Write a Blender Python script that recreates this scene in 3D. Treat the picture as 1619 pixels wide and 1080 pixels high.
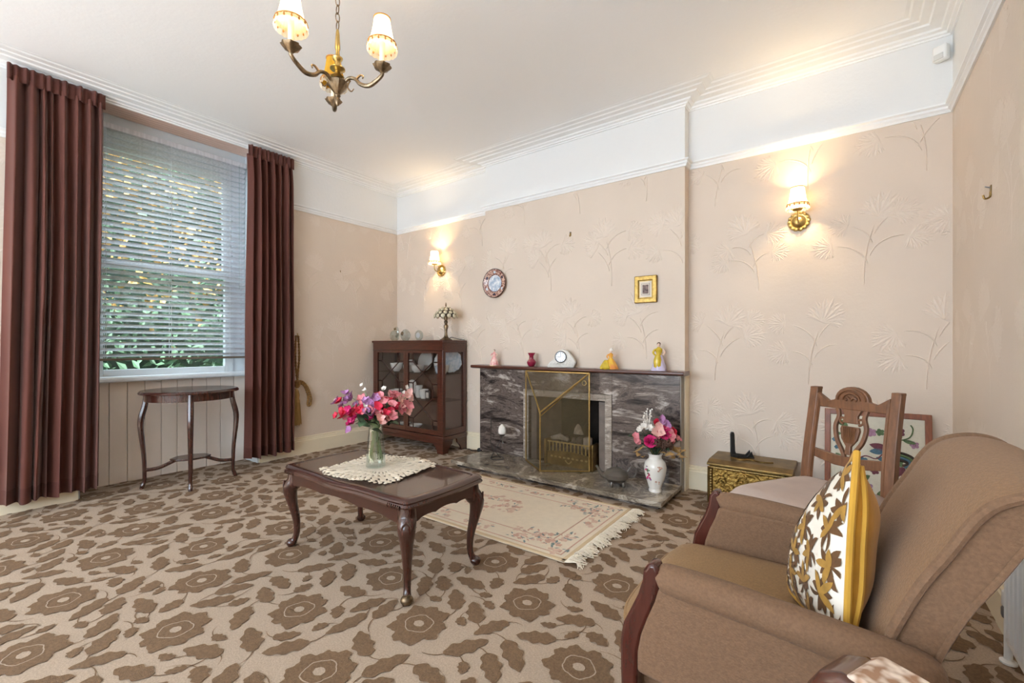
import bpy, bmesh, math, random
from math import sin, cos, pi, radians, sqrt, atan2
from mathutils import Vector, Matrix

for o in list(bpy.data.objects):
    bpy.data.objects.remove(o, do_unlink=True)
scene = bpy.context.scene
C = scene.collection

# ------------------------------------------------------------------ camera
cam_d = bpy.data.cameras.new('camera')
cam = bpy.data.objects.new('camera', cam_d)
C.objects.link(cam)
cam.location = (0, 0, 1.05)
cam.rotation_euler = (radians(90), 0, radians(36.3))
cam_d.sensor_fit = 'HORIZONTAL'
cam_d.sensor_width = 36.0
cam_d.lens = 36.0 * 712.0 / 1619.0
cam_d.shift_y = 6.0 / 1619.0
cam_d.clip_start = 0.02
scene.camera = cam

# ------------------------------------------------------------------ world and exposure
world = bpy.data.worlds.new('overcast_sky')
scene.world = world
world.use_nodes = True
bg = world.node_tree.nodes['Background']
bg.inputs['Color'].default_value = (0.74, 0.87, 1.0, 1)
bg.inputs['Strength'].default_value = 6.2

# sunlight added behind the viewer, through an added bay window, bouncing onto the ceiling
sun_d = bpy.data.lights.new('fill_sun', 'SUN'); sun_d.energy = 18.0; sun_d.angle = radians(1.5); sun_d.color = (.93, .97, 1.0)
fill_sun = bpy.data.objects.new('fill_sun', sun_d); C.objects.link(fill_sun)
fill_sun.rotation_euler = (radians(41), 0, radians(38)); fill_sun.location = (-2, -6, 6)

scene.view_settings.view_transform = 'Standard'
scene.view_settings.look = 'None'
scene.view_settings.gamma = 1.0
scene.view_settings.use_curve_mapping = False
scene.view_settings.exposure = 0.76
CHANDELIER_W = 2.4
WALL_LIGHT_W = 15.0

# ------------------------------------------------------------------ helpers
def lin(c):
    return c / 12.92 if c <= 0.04045 else ((c + 0.055) / 1.055) ** 2.4
def rgb(r, g, b):
    return (lin(r / 255), lin(g / 255), lin(b / 255), 1)

class MB:
    """collects vertices and faces of one mesh"""
    def __init__(self):
        self.v = []; self.f = []
    def add(self, vs, fs):
        n = len(self.v)
        self.v += [tuple(p) for p in vs]
        self.f += [tuple(i + n for i in q) for q in fs]
        return self
    def box(self, x0, x1, y0, y1, z0, z1):
        return self.add([(x0, y0, z0), (x1, y0, z0), (x1, y1, z0), (x0, y1, z0), (x0, y0, z1), (x1, y0, z1), (x1, y1, z1), (x0, y1, z1)],
                        [(0, 3, 2, 1), (4, 5, 6, 7), (0, 1, 5, 4), (1, 2, 6, 5), (2, 3, 7, 6), (3, 0, 4, 7)])
    def lathe(self, prof, seg=24, c=(0, 0, 0), sx=1, sy=1, wob=None, close=True):
        vs = []; fs = []; n = len(prof)
        for i, (r, z) in enumerate(prof):
            for k in range(seg):
                a = 2 * pi * k / seg
                rr = r * (wob(a, i) if wob else 1)
                vs.append((c[0] + rr * cos(a) * sx, c[1] + rr * sin(a) * sy, c[2] + z))
        for i in range(n - 1):
            for k in range(seg):
                k2 = (k + 1) % seg
                fs.append((i * seg + k, i * seg + k2, (i + 1) * seg + k2, (i + 1) * seg + k))
        if close:
            fs.append(tuple(range(seg - 1, -1, -1)))
            fs.append(tuple((n - 1) * seg + k for k in range(seg)))
        return self.add(vs, fs)
    def tube(self, pts, r, seg=8, caps=True, flat=1.0, up=None, loop=False):
        P = [Vector(p) for p in pts]; n = len(P)
        R = r if isinstance(r, (list, tuple)) else [r] * n
        vs = []; fs = []; prev = None
        for i in range(n):
            if loop: t = P[(i + 1) % n] - P[i - 1]
            else: t = P[min(i + 1, n - 1)] - P[max(i - 1, 0)]
            if t.length < 1e-9: t = Vector((0, 0, 1))
            t.normalize()
            if prev is None:
                a = Vector(up) if up else (Vector((0, 0, 1)) if abs(t.z) < .9 else Vector((1, 0, 0)))
            else: a = prev
            nrm = a - t * a.dot(t)
            if nrm.length < 1e-6: nrm = t.orthogonal()
            nrm.normalize(); prev = nrm; bn = t.cross(nrm)
            for k in range(seg):
                q = 2 * pi * k / seg + (pi / 4 if seg == 4 else 0)
                vs.append(P[i] + nrm * (cos(q) * R[i]) + bn * (sin(q) * R[i] * flat))
        m = n if loop else n - 1
        for i in range(m):
            j = (i + 1) % n
            for k in range(seg):
                k2 = (k + 1) % seg
                fs.append((i * seg + k, i * seg + k2, j * seg + k2, j * seg + k))
        if caps and not loop:
            fs.append(tuple(range(seg - 1, -1, -1)))
            fs.append(tuple((n - 1) * seg + k for k in range(seg)))
        return self.add(vs, fs)
    def prism(self, poly, a0, a1, plane='xz'):
        def p3(u, w, a):
            return {'xz': (u, a, w), 'xy': (u, w, a), 'yz': (a, u, w)}[plane]
        n = len(poly)
        vs = [p3(u, w, a0) for u, w in poly] + [p3(u, w, a1) for u, w in poly]
        fs = [tuple(range(n - 1, -1, -1)), tuple(range(n, 2 * n))]
        fs += [(i, (i + 1) % n, n + (i + 1) % n, n + i) for i in range(n)]
        return self.add(vs, fs)
    def sphere(self, c, r, seg=12, rings=8):
        r = r if isinstance(r, (list, tuple)) else (r, r, r)
        vs = [(c[0], c[1], c[2] - r[2])]; fs = []
        for i in range(1, rings):
            b = -pi / 2 + pi * i / rings
            for k in range(seg):
                a = 2 * pi * k / seg
                vs.append((c[0] + r[0] * cos(b) * cos(a), c[1] + r[1] * cos(b) * sin(a), c[2] + r[2] * sin(b)))
        vs.append((c[0], c[1], c[2] + r[2])); top = len(vs) - 1
        for k in range(seg):
            k2 = (k + 1) % seg
            fs.append((0, 1 + k2, 1 + k))
            for i in range(rings - 2):
                fs.append((1 + i * seg + k, 1 + i * seg + k2, 1 + (i + 1) * seg + k2, 1 + (i + 1) * seg + k))
            fs.append((1 + (rings - 2) * seg + k, 1 + (rings - 2) * seg + k2, top))
        return self.add(vs, fs)
    def grid(self, fn, nu, nv):
        vs = [fn(i / nu, j / nv) for j in range(nv + 1) for i in range(nu + 1)]
        w = nu + 1
        fs = [(j * w + i, j * w + i + 1, (j + 1) * w + i + 1, (j + 1) * w + i) for j in range(nv) for i in range(nu)]
        return self.add(vs, fs)
    def poly(self, pts):
        return self.add(pts, [tuple(range(len(pts)))])
    def sweep(self, path, prof, closed_prof=True):
        """mitred sweep of prof [(offset to the left of the path, z)] along a 2D path"""
        n = len(path); m = len(prof); vs = []
        for i in range(n):
            p = Vector(path[i])
            def nl(a, b):
                d = (Vector(b) - Vector(a)).normalized(); return Vector((-d.y, d.x))
            if i == 0: nn = nl(path[0], path[1]); k = 1
            elif i == n - 1: nn = nl(path[-2], path[-1]); k = 1
            else:
                a = nl(path[i - 1], path[i]); b = nl(path[i], path[i + 1])
                nn = (a + b).normalized(); k = 1 / max(.2, nn.dot(a))
            for d, z in prof:
                q = p + nn * (d * k); vs.append((q.x, q.y, z))
        fs = []
        for i in range(n - 1):
            for j in range(m if closed_prof else m - 1):
                j2 = (j + 1) % m
                fs.append((i * m + j, i * m + j2, (i + 1) * m + j2, (i + 1) * m + j))
        fs.append(tuple(range(m - 1, -1, -1))); fs.append(tuple((n - 1) * m + j for j in range(m)))
        return self.add(vs, fs)
    def xf(self, M):
        self.v = [tuple(M @ Vector(p)) for p in self.v]
        return self
    def shift(self, x=0, y=0, z=0):
        self.v = [(p[0] + x, p[1] + y, p[2] + z) for p in self.v]
        return self

def mesh_of(name, mb, material, smooth=True, angle=35, recalc=True):
    me = bpy.data.meshes.new(name)
    me.from_pydata(mb.v, [], mb.f)
    if recalc:
        bm = bmesh.new(); bm.from_mesh(me)
        bmesh.ops.recalc_face_normals(bm, faces=bm.faces)
        bm.to_mesh(me); bm.free()
    if smooth:
        me.polygons.foreach_set('use_smooth', [True] * len(me.polygons))
        me.set_sharp_from_angle(angle=radians(angle))
    me.materials.append(material)
    return me

def part(name, mb, material, parent=None, bevel=0, smooth=True, angle=35, recalc=True, subsurf=0, solid=0):
    me = mb if isinstance(mb, bpy.types.Mesh) else mesh_of(name, mb, material, smooth, angle, recalc)
    o = bpy.data.objects.new(name, me)
    C.objects.link(o)
    if parent: o.parent = parent
    if solid:
        m = o.modifiers.new('solid', 'SOLIDIFY'); m.thickness = solid; m.offset = 0
    if bevel:
        m = o.modifiers.new('bevel', 'BEVEL'); m.width = bevel; m.segments = 2 if bevel < .012 else 4
        m.limit_method = 'ANGLE'; m.angle_limit = radians(40)
    if subsurf:
        m = o.modifiers.new('sub', 'SUBSURF'); m.levels = subsurf; m.render_levels = subsurf
    return o

def tag(o, label, cat, group=None, kind=None):
    o['label'] = label
    if cat: o['category'] = cat
    if group: o['group'] = group
    if kind: o['kind'] = kind
    return o

def thing(name, label, cat, loc=(0, 0, 0), rotz=0, group=None):
    o = bpy.data.objects.new(name, None)
    C.objects.link(o)
    o.empty_display_size = .05
    o.location = loc; o.rotation_euler = (0, 0, rotz)
    return tag(o, label, cat, group)

def struct(name, mb, material, label, bevel=0, smooth=False, parent=None):
    o = part(name, mb, material, parent, bevel, smooth)
    o['kind'] = 'structure'; o['label'] = label
    return o

def stuff(o):
    o['kind'] = 'stuff'; return o

def arc(cx, cy, r, a0, a1, n):
    return [(cx + r * cos(radians(a0 + (a1 - a0) * i / n)), cy + r * sin(radians(a0 + (a1 - a0) * i / n))) for i in range(n + 1)]

def spline(pts, n=6):
    """Catmull-Rom through the points"""
    P = [Vector(p) for p in pts]; out = []
    for i in range(len(P) - 1):
        a = P[max(i - 1, 0)]; b = P[i]; c = P[i + 1]; d = P[min(i + 2, len(P) - 1)]
        for k in range(n):
            t = k / n
            out.append(.5 * ((2 * b) + (c - a) * t + (2 * a - 5 * b + 4 * c - d) * t * t + (3 * b - a - 3 * c + d) * t ** 3))
    out.append(P[-1])
    return out
def lerps(vals, n=6):
    return [v[0] for v in spline([(v, 0) for v in vals], n)]

# ------------------------------------------------------------------ materials
def nodes_of(m):
    m.use_nodes = True
    return m.node_tree.nodes, m.node_tree.links, m.node_tree.nodes['Principled BSDF']

def mapping(N, L, scale=(1, 1, 1), rot=(0, 0, 0), coord='Object'):
    tc = N.new('ShaderNodeTexCoord'); mp = N.new('ShaderNodeMapping')
    mp.inputs['Scale'].default_value = scale; mp.inputs['Rotation'].default_value = rot
    L.new(tc.outputs[coord], mp.inputs['Vector'])
    return mp.outputs['Vector']

def noise(N, L, vec, scale, detail=4, rough=.55, dist=0):
    n = N.new('ShaderNodeTexNoise')
    n.inputs['Scale'].default_value = scale; n.inputs['Detail'].default_value = detail
    n.inputs['Roughness'].default_value = rough; n.inputs['Distortion'].default_value = dist
    L.new(vec, n.inputs['Vector'])
    return n.outputs['Fac']

def ramp(N, L, fac, stops, interp='LINEAR'):
    r = N.new('ShaderNodeValToRGB'); r.color_ramp.interpolation = interp
    e = r.color_ramp.elements
    while len(e) < len(stops): e.new(.5)
    for q, (p, c) in zip(e, stops):
        q.position = p; q.color = c
    L.new(fac, r.inputs['Fac'])
    return r.outputs['Color']

def add_bump(N, L, B, fac, strength, dist=.002):
    b = N.new('ShaderNodeBump'); b.inputs['Strength'].default_value = strength; b.inputs['Distance'].default_value = dist
    L.new(fac, b.inputs['Height']); L.new(b.outputs['Normal'], B.inputs['Normal'])

def mat(name, col, rough=.5, metal=0, var=0, vscale=8, stretch=(1, 1, 1), bump=0, bscale=150, bdist=.002, sheen=0, coat=0, spec=.5, col2=None, detail=4):
    m = bpy.data.materials.new(name); N, L, B = nodes_of(m)
    B.inputs['Roughness'].default_value = rough; B.inputs['Metallic'].default_value = metal
    B.inputs['Specular IOR Level'].default_value = spec
    if sheen:
        B.inputs['Sheen Weight'].default_value = sheen; B.inputs['Sheen Roughness'].default_value = .45
        B.inputs['Sheen Tint'].default_value = tuple(min(1, .35 + .65 * c) for c in col[:3]) + (1,)
    if coat:
        B.inputs['Coat Weight'].default_value = coat; B.inputs['Coat Roughness'].default_value = .12
    if var or col2:
        v = mapping(N, L, stretch)
        f = noise(N, L, v, vscale, detail)
        c2 = col2 or tuple(c * (1 - var) for c in col[:3]) + (1,)
        L.new(ramp(N, L, f, [(.36, c2), (.64, col)]), B.inputs['Base Color'])
    else:
        B.inputs['Base Color'].default_value = col
    if bump:
        v = mapping(N, L, stretch)
        add_bump(N, L, B, noise(N, L, v, bscale, 3), bump, bdist)
    return m

def glass_mat(name, tint=(.96, .98, .97, 1), gloss=.10, rough=.02):
    m = bpy.data.materials.new(name); m.use_nodes = True
    N, L = m.node_tree.nodes, m.node_tree.links
    N.clear()
    out = N.new('ShaderNodeOutputMaterial'); mix = N.new('ShaderNodeMixShader')
    t = N.new('ShaderNodeBsdfTransparent'); g = N.new('ShaderNodeBsdfGlossy'); lw = N.new('ShaderNodeLayerWeight')
    lw.inputs['Blend'].default_value = .25
    ma = N.new('ShaderNodeMath'); ma.operation = 'MULTIPLY_ADD'; ma.inputs[1].default_value = .6; ma.inputs[2].default_value = gloss * .5
    t.inputs['Color'].default_value = tint; g.inputs['Roughness'].default_value = rough
    L.new(lw.outputs['Facing'], ma.inputs[0]); L.new(ma.outputs[0], mix.inputs['Fac'])
    pw = N.new('ShaderNodeMath'); pw.operation = 'POWER'; pw.inputs[1].default_value = 2.5
    L.new(lw.outputs['Facing'], pw.inputs[0]); L.new(pw.outputs[0], ma.inputs[0])
    L.new(t.outputs[0], mix.inputs[1]); L.new(g.outputs[0], mix.inputs[2]); L.new(mix.outputs[0], out.inputs['Surface'])
    return m

def wall_material(name, lower, upper, split):
    m = bpy.data.materials.new(name); N, L, B = nodes_of(m)
    B.inputs['Roughness'].default_value = .7
    v = mapping(N, L)
    big = noise(N, L, v, 1.6, 3)
    fine = noise(N, L, mapping(N, L, (60, 60, 12)), 4, 3)
    a = ramp(N, L, big, [(.3, tuple(c * .93 for c in lower[:3]) + (1,)), (.7, lower)])
    sep = N.new('ShaderNodeSeparateXYZ'); L.new(v, sep.inputs[0])
    gt = N.new('ShaderNodeMath'); gt.operation = 'GREATER_THAN'; gt.inputs[1].default_value = split
    L.new(sep.outputs['Z'], gt.inputs[0])
    mx = N.new('ShaderNodeMix'); mx.data_type = 'RGBA'
    L.new(gt.outputs[0], mx.inputs['Factor']); L.new(a, mx.inputs[6]); mx.inputs[7].default_value = upper
    L.new(mx.outputs[2], B.inputs['Base Color'])
    mid = noise(N, L, v, 38, 4)
    ad = N.new('ShaderNodeMath'); ad.operation = 'MULTIPLY_ADD'; ad.inputs[1].default_value = .35
    L.new(fine, ad.inputs[0]); L.new(mid, ad.inputs[2])
    add_bump(N, L, B, ad.outputs[0], .35, .004)
    return m

def marble_mat(name, cols, scale=1.0, rough=.18):
    m = bpy.data.materials.new(name); N, L, B = nodes_of(m)
    B.inputs['Roughness'].default_value = rough
    v = mapping(N, L, (1.0 * scale, 1.0 * scale, 3.6 * scale), (0, radians(14), 0))
    a = noise(N, L, v, 2.6, 10, .66, 2.2)
    b = noise(N, L, v, 7.0, 8, .7, .8)
    ad = N.new('ShaderNodeMath'); ad.operation = 'MULTIPLY_ADD'; ad.inputs[1].default_value = .35
    sb = N.new('ShaderNodeMath'); sb.operation = 'SUBTRACT'; sb.inputs[1].default_value = .5
    L.new(b, sb.inputs[0]); L.new(sb.outputs[0], ad.inputs[0]); L.new(a, ad.inputs[2])
    L.new(ramp(N, L, ad.outputs[0], list(zip([.37, .44, .485, .525, .575, .65], cols))), B.inputs['Base Color'])
    return m

def translucent_mat(name, col, mix=.6):
    m = bpy.data.materials.new(name); m.use_nodes = True
    N, L = m.node_tree.nodes, m.node_tree.links; N.clear()
    out = N.new('ShaderNodeOutputMaterial'); mx = N.new('ShaderNodeMixShader'); mx.inputs[0].default_value = mix
    d = N.new('ShaderNodeBsdfDiffuse'); t = N.new('ShaderNodeBsdfTranslucent')
    w = N.new('ShaderNodeTexNoise'); w.inputs['Scale'].default_value = 60
    v = mapping(N, L, (1, 1, .1)); L.new(v, w.inputs['Vector'])
    c = ramp(N, L, w.outputs['Fac'], [(.35, tuple(x * .85 for x in col[:3]) + (1,)), (.65, col)])
    L.new(c, d.inputs['Color']); L.new(c, t.inputs['Color'])
    L.new(d.outputs[0], mx.inputs[1]); L.new(t.outputs[0], mx.inputs[2]); L.new(mx.outputs[0], out.inputs['Surface'])
    return m

def emit_mat(name, col, s):
    m = bpy.data.materials.new(name); m.use_nodes = True
    N, L = m.node_tree.nodes, m.node_tree.links; N.clear()
    out = N.new('ShaderNodeOutputMaterial'); e = N.new('ShaderNodeEmission')
    e.inputs['Color'].default_value = col; e.inputs['Strength'].default_value = s
    L.new(e.outputs[0], out.inputs['Surface'])
    return m

def mesh_screen_mat(name, col, open_share, scale):
    """fine woven wire: solid wires in a regular grid, open between them"""
    m = bpy.data.materials.new(name); m.use_nodes = True
    N, L = m.node_tree.nodes, m.node_tree.links; N.clear()
    out = N.new('ShaderNodeOutputMaterial'); mx = N.new('ShaderNodeMixShader')
    t = N.new('ShaderNodeBsdfTransparent'); p = N.new('ShaderNodeBsdfPrincipled')
    p.inputs['Base Color'].default_value = col; p.inputs['Metallic'].default_value = .6; p.inputs['Roughness'].default_value = .45
    n = noise(N, L, mapping(N, L), scale, 1)
    g = N.new('ShaderNodeMath'); g.operation = 'GREATER_THAN'; g.inputs[1].default_value = .5 + (open_share - .5) * .3
    L.new(n, g.inputs[0]); L.new(g.outputs[0], mx.inputs[0])
    L.new(t.outputs[0], mx.inputs[1]); L.new(p.outputs[0], mx.inputs[2]); L.new(mx.outputs[0], out.inputs['Surface'])
    return m

WHITE = rgb(232, 231, 229)
PAPER = rgb(223, 206, 189)
m_wall = wall_material('embossed_wallpaper', PAPER, WHITE, 2.36)
m_relief = wall_material('wallpaper_relief', rgb(227, 211, 195), WHITE, 2.36)
m_ceiling = mat('ceiling_paint', rgb(247, 247, 247), .8, bump=.22, bscale=45, bdist=.004)
m_trim = mat('white_gloss_paint', rgb(241, 241, 240), .4, var=.03)
m_cream = mat('cream_gloss_paint', rgb(240, 226, 198), .35, var=.04, vscale=3)
m_boards = mat('cream_board_paint', rgb(242, 229, 216), .45, var=.05, vscale=3)
m_soffit = mat('pink_board_paint', rgb(236, 206, 190), .5, var=.05, vscale=3)
m_carpet = mat('carpet_beige', rgb(188, 166, 144), .95, var=.22, vscale=170, bump=.6, bscale=420, bdist=.004, sheen=.1)
m_carpet_b = mat('carpet_brown', rgb(132, 102, 72), .95, var=.3, vscale=150, bump=.8, bscale=420, bdist=.005, sheen=.1)
m_curtain = mat('brown_velvet', rgb(100, 52, 40), .8, var=.25, vscale=5, stretch=(1, 1, .25), sheen=.5)
m_curtain_h = mat('brown_velvet_heading', rgb(92, 48, 38), .85, var=.2, vscale=9, sheen=.3)
m_mahog = mat('mahogany', rgb(86, 44, 31), .3, var=.4, vscale=9, stretch=(1, 8, 8), coat=.4)
m_mahog_d = mat('dark_mahogany', rgb(68, 34, 25), .26, var=.4, vscale=9, stretch=(8, 8, 1), coat=.6)
m_walnut = mat('dark_walnut', rgb(66, 40, 30), .3, var=.35, vscale=10, stretch=(8, 8, 1), coat=.35)
m_oak = mat('carved_oak', rgb(128, 84, 54), .45, var=.35, vscale=12, stretch=(6, 6, 1), coat=.1)
m_red_wood = mat('red_brown_wood', rgb(140, 78, 46), .4, var=.3, vscale=12, stretch=(6, 6, 1), coat=.15)
m_marble = marble_mat('dark_veined_marble', [rgb(40, 34, 33), rgb(74, 64, 60), rgb(112, 100, 94), rgb(80, 68, 62), rgb(146, 134, 126), rgb(196, 186, 178)], .55, .2)
m_hearth = marble_mat('hearth_marble', [rgb(96, 88, 78), rgb(122, 112, 98), rgb(146, 134, 118), rgb(112, 100, 88), rgb(172, 160, 144), rgb(196, 186, 170)], .9, .16)
m_pale_stone = marble_mat('pale_stone_trim', [rgb(120, 110, 100), rgb(150, 138, 126), rgb(172, 160, 148), rgb(140, 126, 114), rgb(186, 176, 164), rgb(200, 190, 180)], 1.5, .3)
m_brass = mat('brass', rgb(204, 176, 112), .3, 1, var=.25, vscale=30)
m_brass_old = mat('aged_brass', rgb(150, 124, 78), .38, 1, var=.45, vscale=14, bump=.3, bscale=60, bdist=.003)
m_brass_emb = mat('embossed_brass', rgb(168, 136, 74), .36, 1, var=.4, vscale=25, bump=1.0, bscale=55, bdist=.012)
m_bronze = mat('antique_bronze', rgb(150, 130, 104), .4, 1, var=.5, vscale=40, bump=.4, bscale=120)
m_black = mat('black_iron', rgb(22, 20, 20), .5, var=.2)
m_firebox = mat('soot_black', rgb(34, 27, 22), .9, var=.4, bump=.5, bscale=30, bdist=.01)
m_pewter = mat('pewter', rgb(112, 104, 95), .3, .25, var=.25, vscale=12)
m_china = mat('white_china', rgb(238, 234, 226), .15, var=.03, coat=.4)
m_china_blue = mat('blue_white_china', rgb(222, 228, 234), .15, col2=rgb(176, 196, 214), vscale=40, coat=.4)
m_glass = glass_mat('clear_glass', (.94, .97, .96, 1), .22)
m_window = glass_mat('window_glass', (.93, .97, .96, 1), .05)
m_cab_glass = glass_mat('cabinet_glass', (.9, .9, .9, 1), .05)
m_crystal = glass_mat('crystal', (.86, .9, .88, 1), .35, .05)
m_slat = None
m_slat = translucent_mat('blind_slat', rgb(246, 246, 250), .42)
m_frame_white = mat('window_frame_paint', rgb(226, 232, 236), .35, var=.03)
m_rail_brown = mat('blind_rail_brown', rgb(112, 98, 82), .5, var=.1)
m_mohair = mat('mohair_velvet', rgb(126, 95, 70), .85, var=.2, vscale=170, bump=.7, bscale=260, bdist=.003, sheen=.16, detail=8)
m_mohair_g = mat('golden_mohair', rgb(150, 116, 76), .85, var=.18, vscale=170, bump=.7, bscale=260, bdist=.003, sheen=.16, detail=8)
m_mustard = mat('mustard_velvet', rgb(196, 140, 34), .8, var=.3, vscale=9, sheen=.4, bump=.2, bscale=60, bdist=.004)
m_piping = mat('mustard_piping', rgb(206, 156, 54), .8, var=.2, sheen=.3)
m_suede = mat('grey_suede', rgb(186, 166, 154), .95, var=.14, vscale=6, sheen=.2)
m_lace = mat('cream_lace', rgb(236, 222, 200), .9, var=.1, vscale=60, bump=1.0, bscale=160, bdist=.004)
m_rug = mat('cream_wool', rgb(232, 218, 196), .95, var=.05, vscale=30, bump=.5, bscale=300, bdist=.004)
m_rug_edge = mat('rug_edge_tan', rgb(214, 190, 154), .95, var=.08, bump=.5, bscale=300)
m_rug_pink = mat('rug_pink', rgb(212, 172, 152), .95, var=.15, vscale=40)
m_rug_teal = mat('rug_teal', rgb(132, 150, 148), .95, var=.2, vscale=40)
m_rug_rose = mat('rug_rose', rgb(222, 192, 172), .95, var=.15, vscale=40)
m_fringe = mat('cream_fringe', rgb(238, 226, 206), .95, var=.1)
m_pink = mat('petal_pink', rgb(238, 148, 156), .6, var=.25, vscale=25)
m_red = mat('petal_red', rgb(222, 38, 74), .6, var=.3, vscale=25)
m_magenta = mat('petal_magenta', rgb(222, 40, 120), .6, var=.3, vscale=25)
m_purple = mat('petal_purple', rgb(196, 140, 192), .6, var=.3, vscale=25)
m_blush = mat('petal_blush', rgb(240, 186, 176), .6, var=.15, vscale=25)
m_whitepetal = mat('petal_white', rgb(246, 240, 232), .6, var=.06, vscale=25)
m_leaf = mat('leaf_green', rgb(104, 136, 98), .5, var=.4, vscale=20)
m_leaf_d = mat('leaf_dark', rgb(52, 70, 46), .5, var=.4, vscale=20)
m_stem = mat('stem_green', rgb(128, 150, 98), .5, var=.2)
m_straw = mat('dried_straw', rgb(190, 152, 96), .8, var=.3, vscale=30)
m_cone = mat('pine_cone', rgb(96, 66, 52), .8, var=.5, vscale=60)
m_rope = mat('gold_rope', rgb(164, 124, 66), .7, col2=rgb(96, 66, 36), vscale=90)
m_tassel = mat('gold_tassel', rgb(176, 138, 82), .8, var=.35, vscale=50, stretch=(1, 1, .1))
m_shade = translucent_mat('lamp_shade_cloth', rgb(252, 242, 222), .82)
m_shade_unlit = translucent_mat('unlit_shade_cloth', rgb(226, 178, 70), .35)  # duller amber copy of the shade cloth, unlit look put into its colour
m_braid = mat('gold_braid', rgb(190, 132, 64), .7, var=.3, vscale=60)
m_candle = mat('cream_candle_tube', rgb(240, 228, 200), .5, var=.05)
m_bulb = emit_mat('lit_bulb', (1, .80, .52, 1), 14)
m_screen_mesh = mesh_screen_mat('brass_wire_mesh', rgb(120, 106, 78), .60, 900)
m_red_glass = mat('cranberry_glass', rgb(150, 30, 62), .1, var=.2, coat=.5)
m_yellow_p = mat('porcelain_yellow', rgb(216, 186, 52), .25, var=.2, vscale=30, coat=.4)
m_orange_p = mat('porcelain_orange', rgb(232, 146, 74), .25, col2=rgb(236, 190, 60), vscale=18, coat=.4)
m_pink_p = mat('porcelain_pink', rgb(226, 140, 140), .25, col2=rgb(240, 210, 200), vscale=30, coat=.4)
m_skin_p = mat('porcelain_skin', rgb(236, 204, 184), .3, var=.05)
m_hair_p = mat('porcelain_hair', rgb(84, 58, 42), .4, var=.2)
m_lav_p = mat('porcelain_lavender', rgb(206, 196, 222), .25, var=.1, coat=.4)
m_steel = mat('steel_grey', rgb(150, 152, 156), .35, .8, var=.1)
m_plastic = mat('white_plastic', rgb(240, 240, 238), .4, var=.02)
m_coal = mat('grey_ember_coal', rgb(120, 106, 94), .9, var=.5, vscale=25, bump=.6, bscale=40, bdist=.01)
m_hedge = mat('hedge_dark', rgb(42, 58, 44), .9, var=.5, vscale=6)
m_grass = mat('lawn_green', rgb(84, 104, 72), .95, var=.3, vscale=10)
m_leaf_gold = mat('autumn_leaf_gold', rgb(168, 128, 70), .7, var=.4, vscale=6)
m_leaf_hedge = mat('hedge_leaf', rgb(66, 92, 66), .7, var=.5, vscale=6)
m_stone_out = mat('grey_green_stone', rgb(120, 134, 120), .9, var=.35, vscale=12, bump=.4, bscale=20, bdist=.02)
m_damask = mat('cream_damask', rgb(240, 230, 214), .75, var=.04, vscale=20, bump=.2, bscale=200)
m_fabric_floral = mat('pale_floral_fabric', rgb(232, 214, 196), .85, col2=rgb(160, 122, 94), vscale=60, bump=.3, bscale=300, detail=1)
m_dial = mat('silver_dial', rgb(206, 206, 206), .3, .3, var=.05)
m_print = mat('grey_print', rgb(150, 128, 122), .7, col2=rgb(84, 70, 70), vscale=60)
m_mount = mat('cream_mount', rgb(226, 214, 198), .8, var=.03)
m_gilt = mat('gilt_frame', rgb(186, 152, 84), .4, .8, var=.35, vscale=50)
m_imari = mat('plate_maroon', rgb(112, 54, 50), .2, col2=rgb(226, 190, 170), vscale=75, coat=.4, detail=2)
m_plate_c = mat('plate_centre', rgb(236, 236, 238), .2, col2=rgb(160, 178, 200), vscale=32, coat=.4, detail=2)

scene.cycles.use_denoising = True
scene.cycles.caustics_reflective = False
scene.cycles.caustics_refractive = False
scene.cycles.sample_clamp_indirect = 6.0
scene.cycles.max_bounces = 10
scene.cycles.transparent_max_bounces = 24

# ================================================================== THE ROOM
XW, XR, YF, YB, YR, H = -4.20, 0.49, 3.45, 3.35, -2.40, 2.83
BX0, BX1 = -2.78, -0.917            # chimney breast
OX0, OX1, OZ = -2.20, -1.51, 0.62   # fire opening
WY0, WY1, WZ = 0.72, 1.90, 2.80     # window recess

floor = struct('floor', MB().box(-4.75, .8, -2.7, 3.75, -.12, 0), m_carpet, 'beige carpet with a brown tufted pattern of flowers and leaves')
struct('ceiling', MB().box(-4.75, .8, -2.7, 3.75, H, H + .12), m_ceiling, 'white textured ceiling')
wl = MB(); wl.box(XW - .34, XW, -2.7, WY0, 0, H); wl.box(XW - .34, XW, WY1, 3.75, 0, H); wl.box(XW - .34, XW, WY0, WY1, WZ, H)
wall_left = struct('wall_left', wl, m_wall, 'window wall papered in pinkish cream below a white frieze')
wf = MB(); wf.box(XW, OX0, YF, YF + .3, 0, H); wf.box(OX1, XR, YF, YF + .3, 0, H); wf.box(OX0, OX1, YF, YF + .3, OZ, H)
wall_front = struct('wall_front', wf, m_wall, 'alcove wall beside the chimney breast in embossed cream wallpaper')
cb = MB(); cb.box(BX0, OX0, YB, YF, 0, H); cb.box(OX1, BX1, YB, YF, 0, H); cb.box(OX0, OX1, YB, YF, OZ, H)
wall_breast = struct('wall_chimney_breast', cb, m_wall, 'shallow papered chimney breast above the marble fireplace')
wall_right = struct('wall_right', MB().box(XR, XR + .3, -2.7, 3.75, 0, H), m_wall, 'right hand wall in embossed cream wallpaper')
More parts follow.
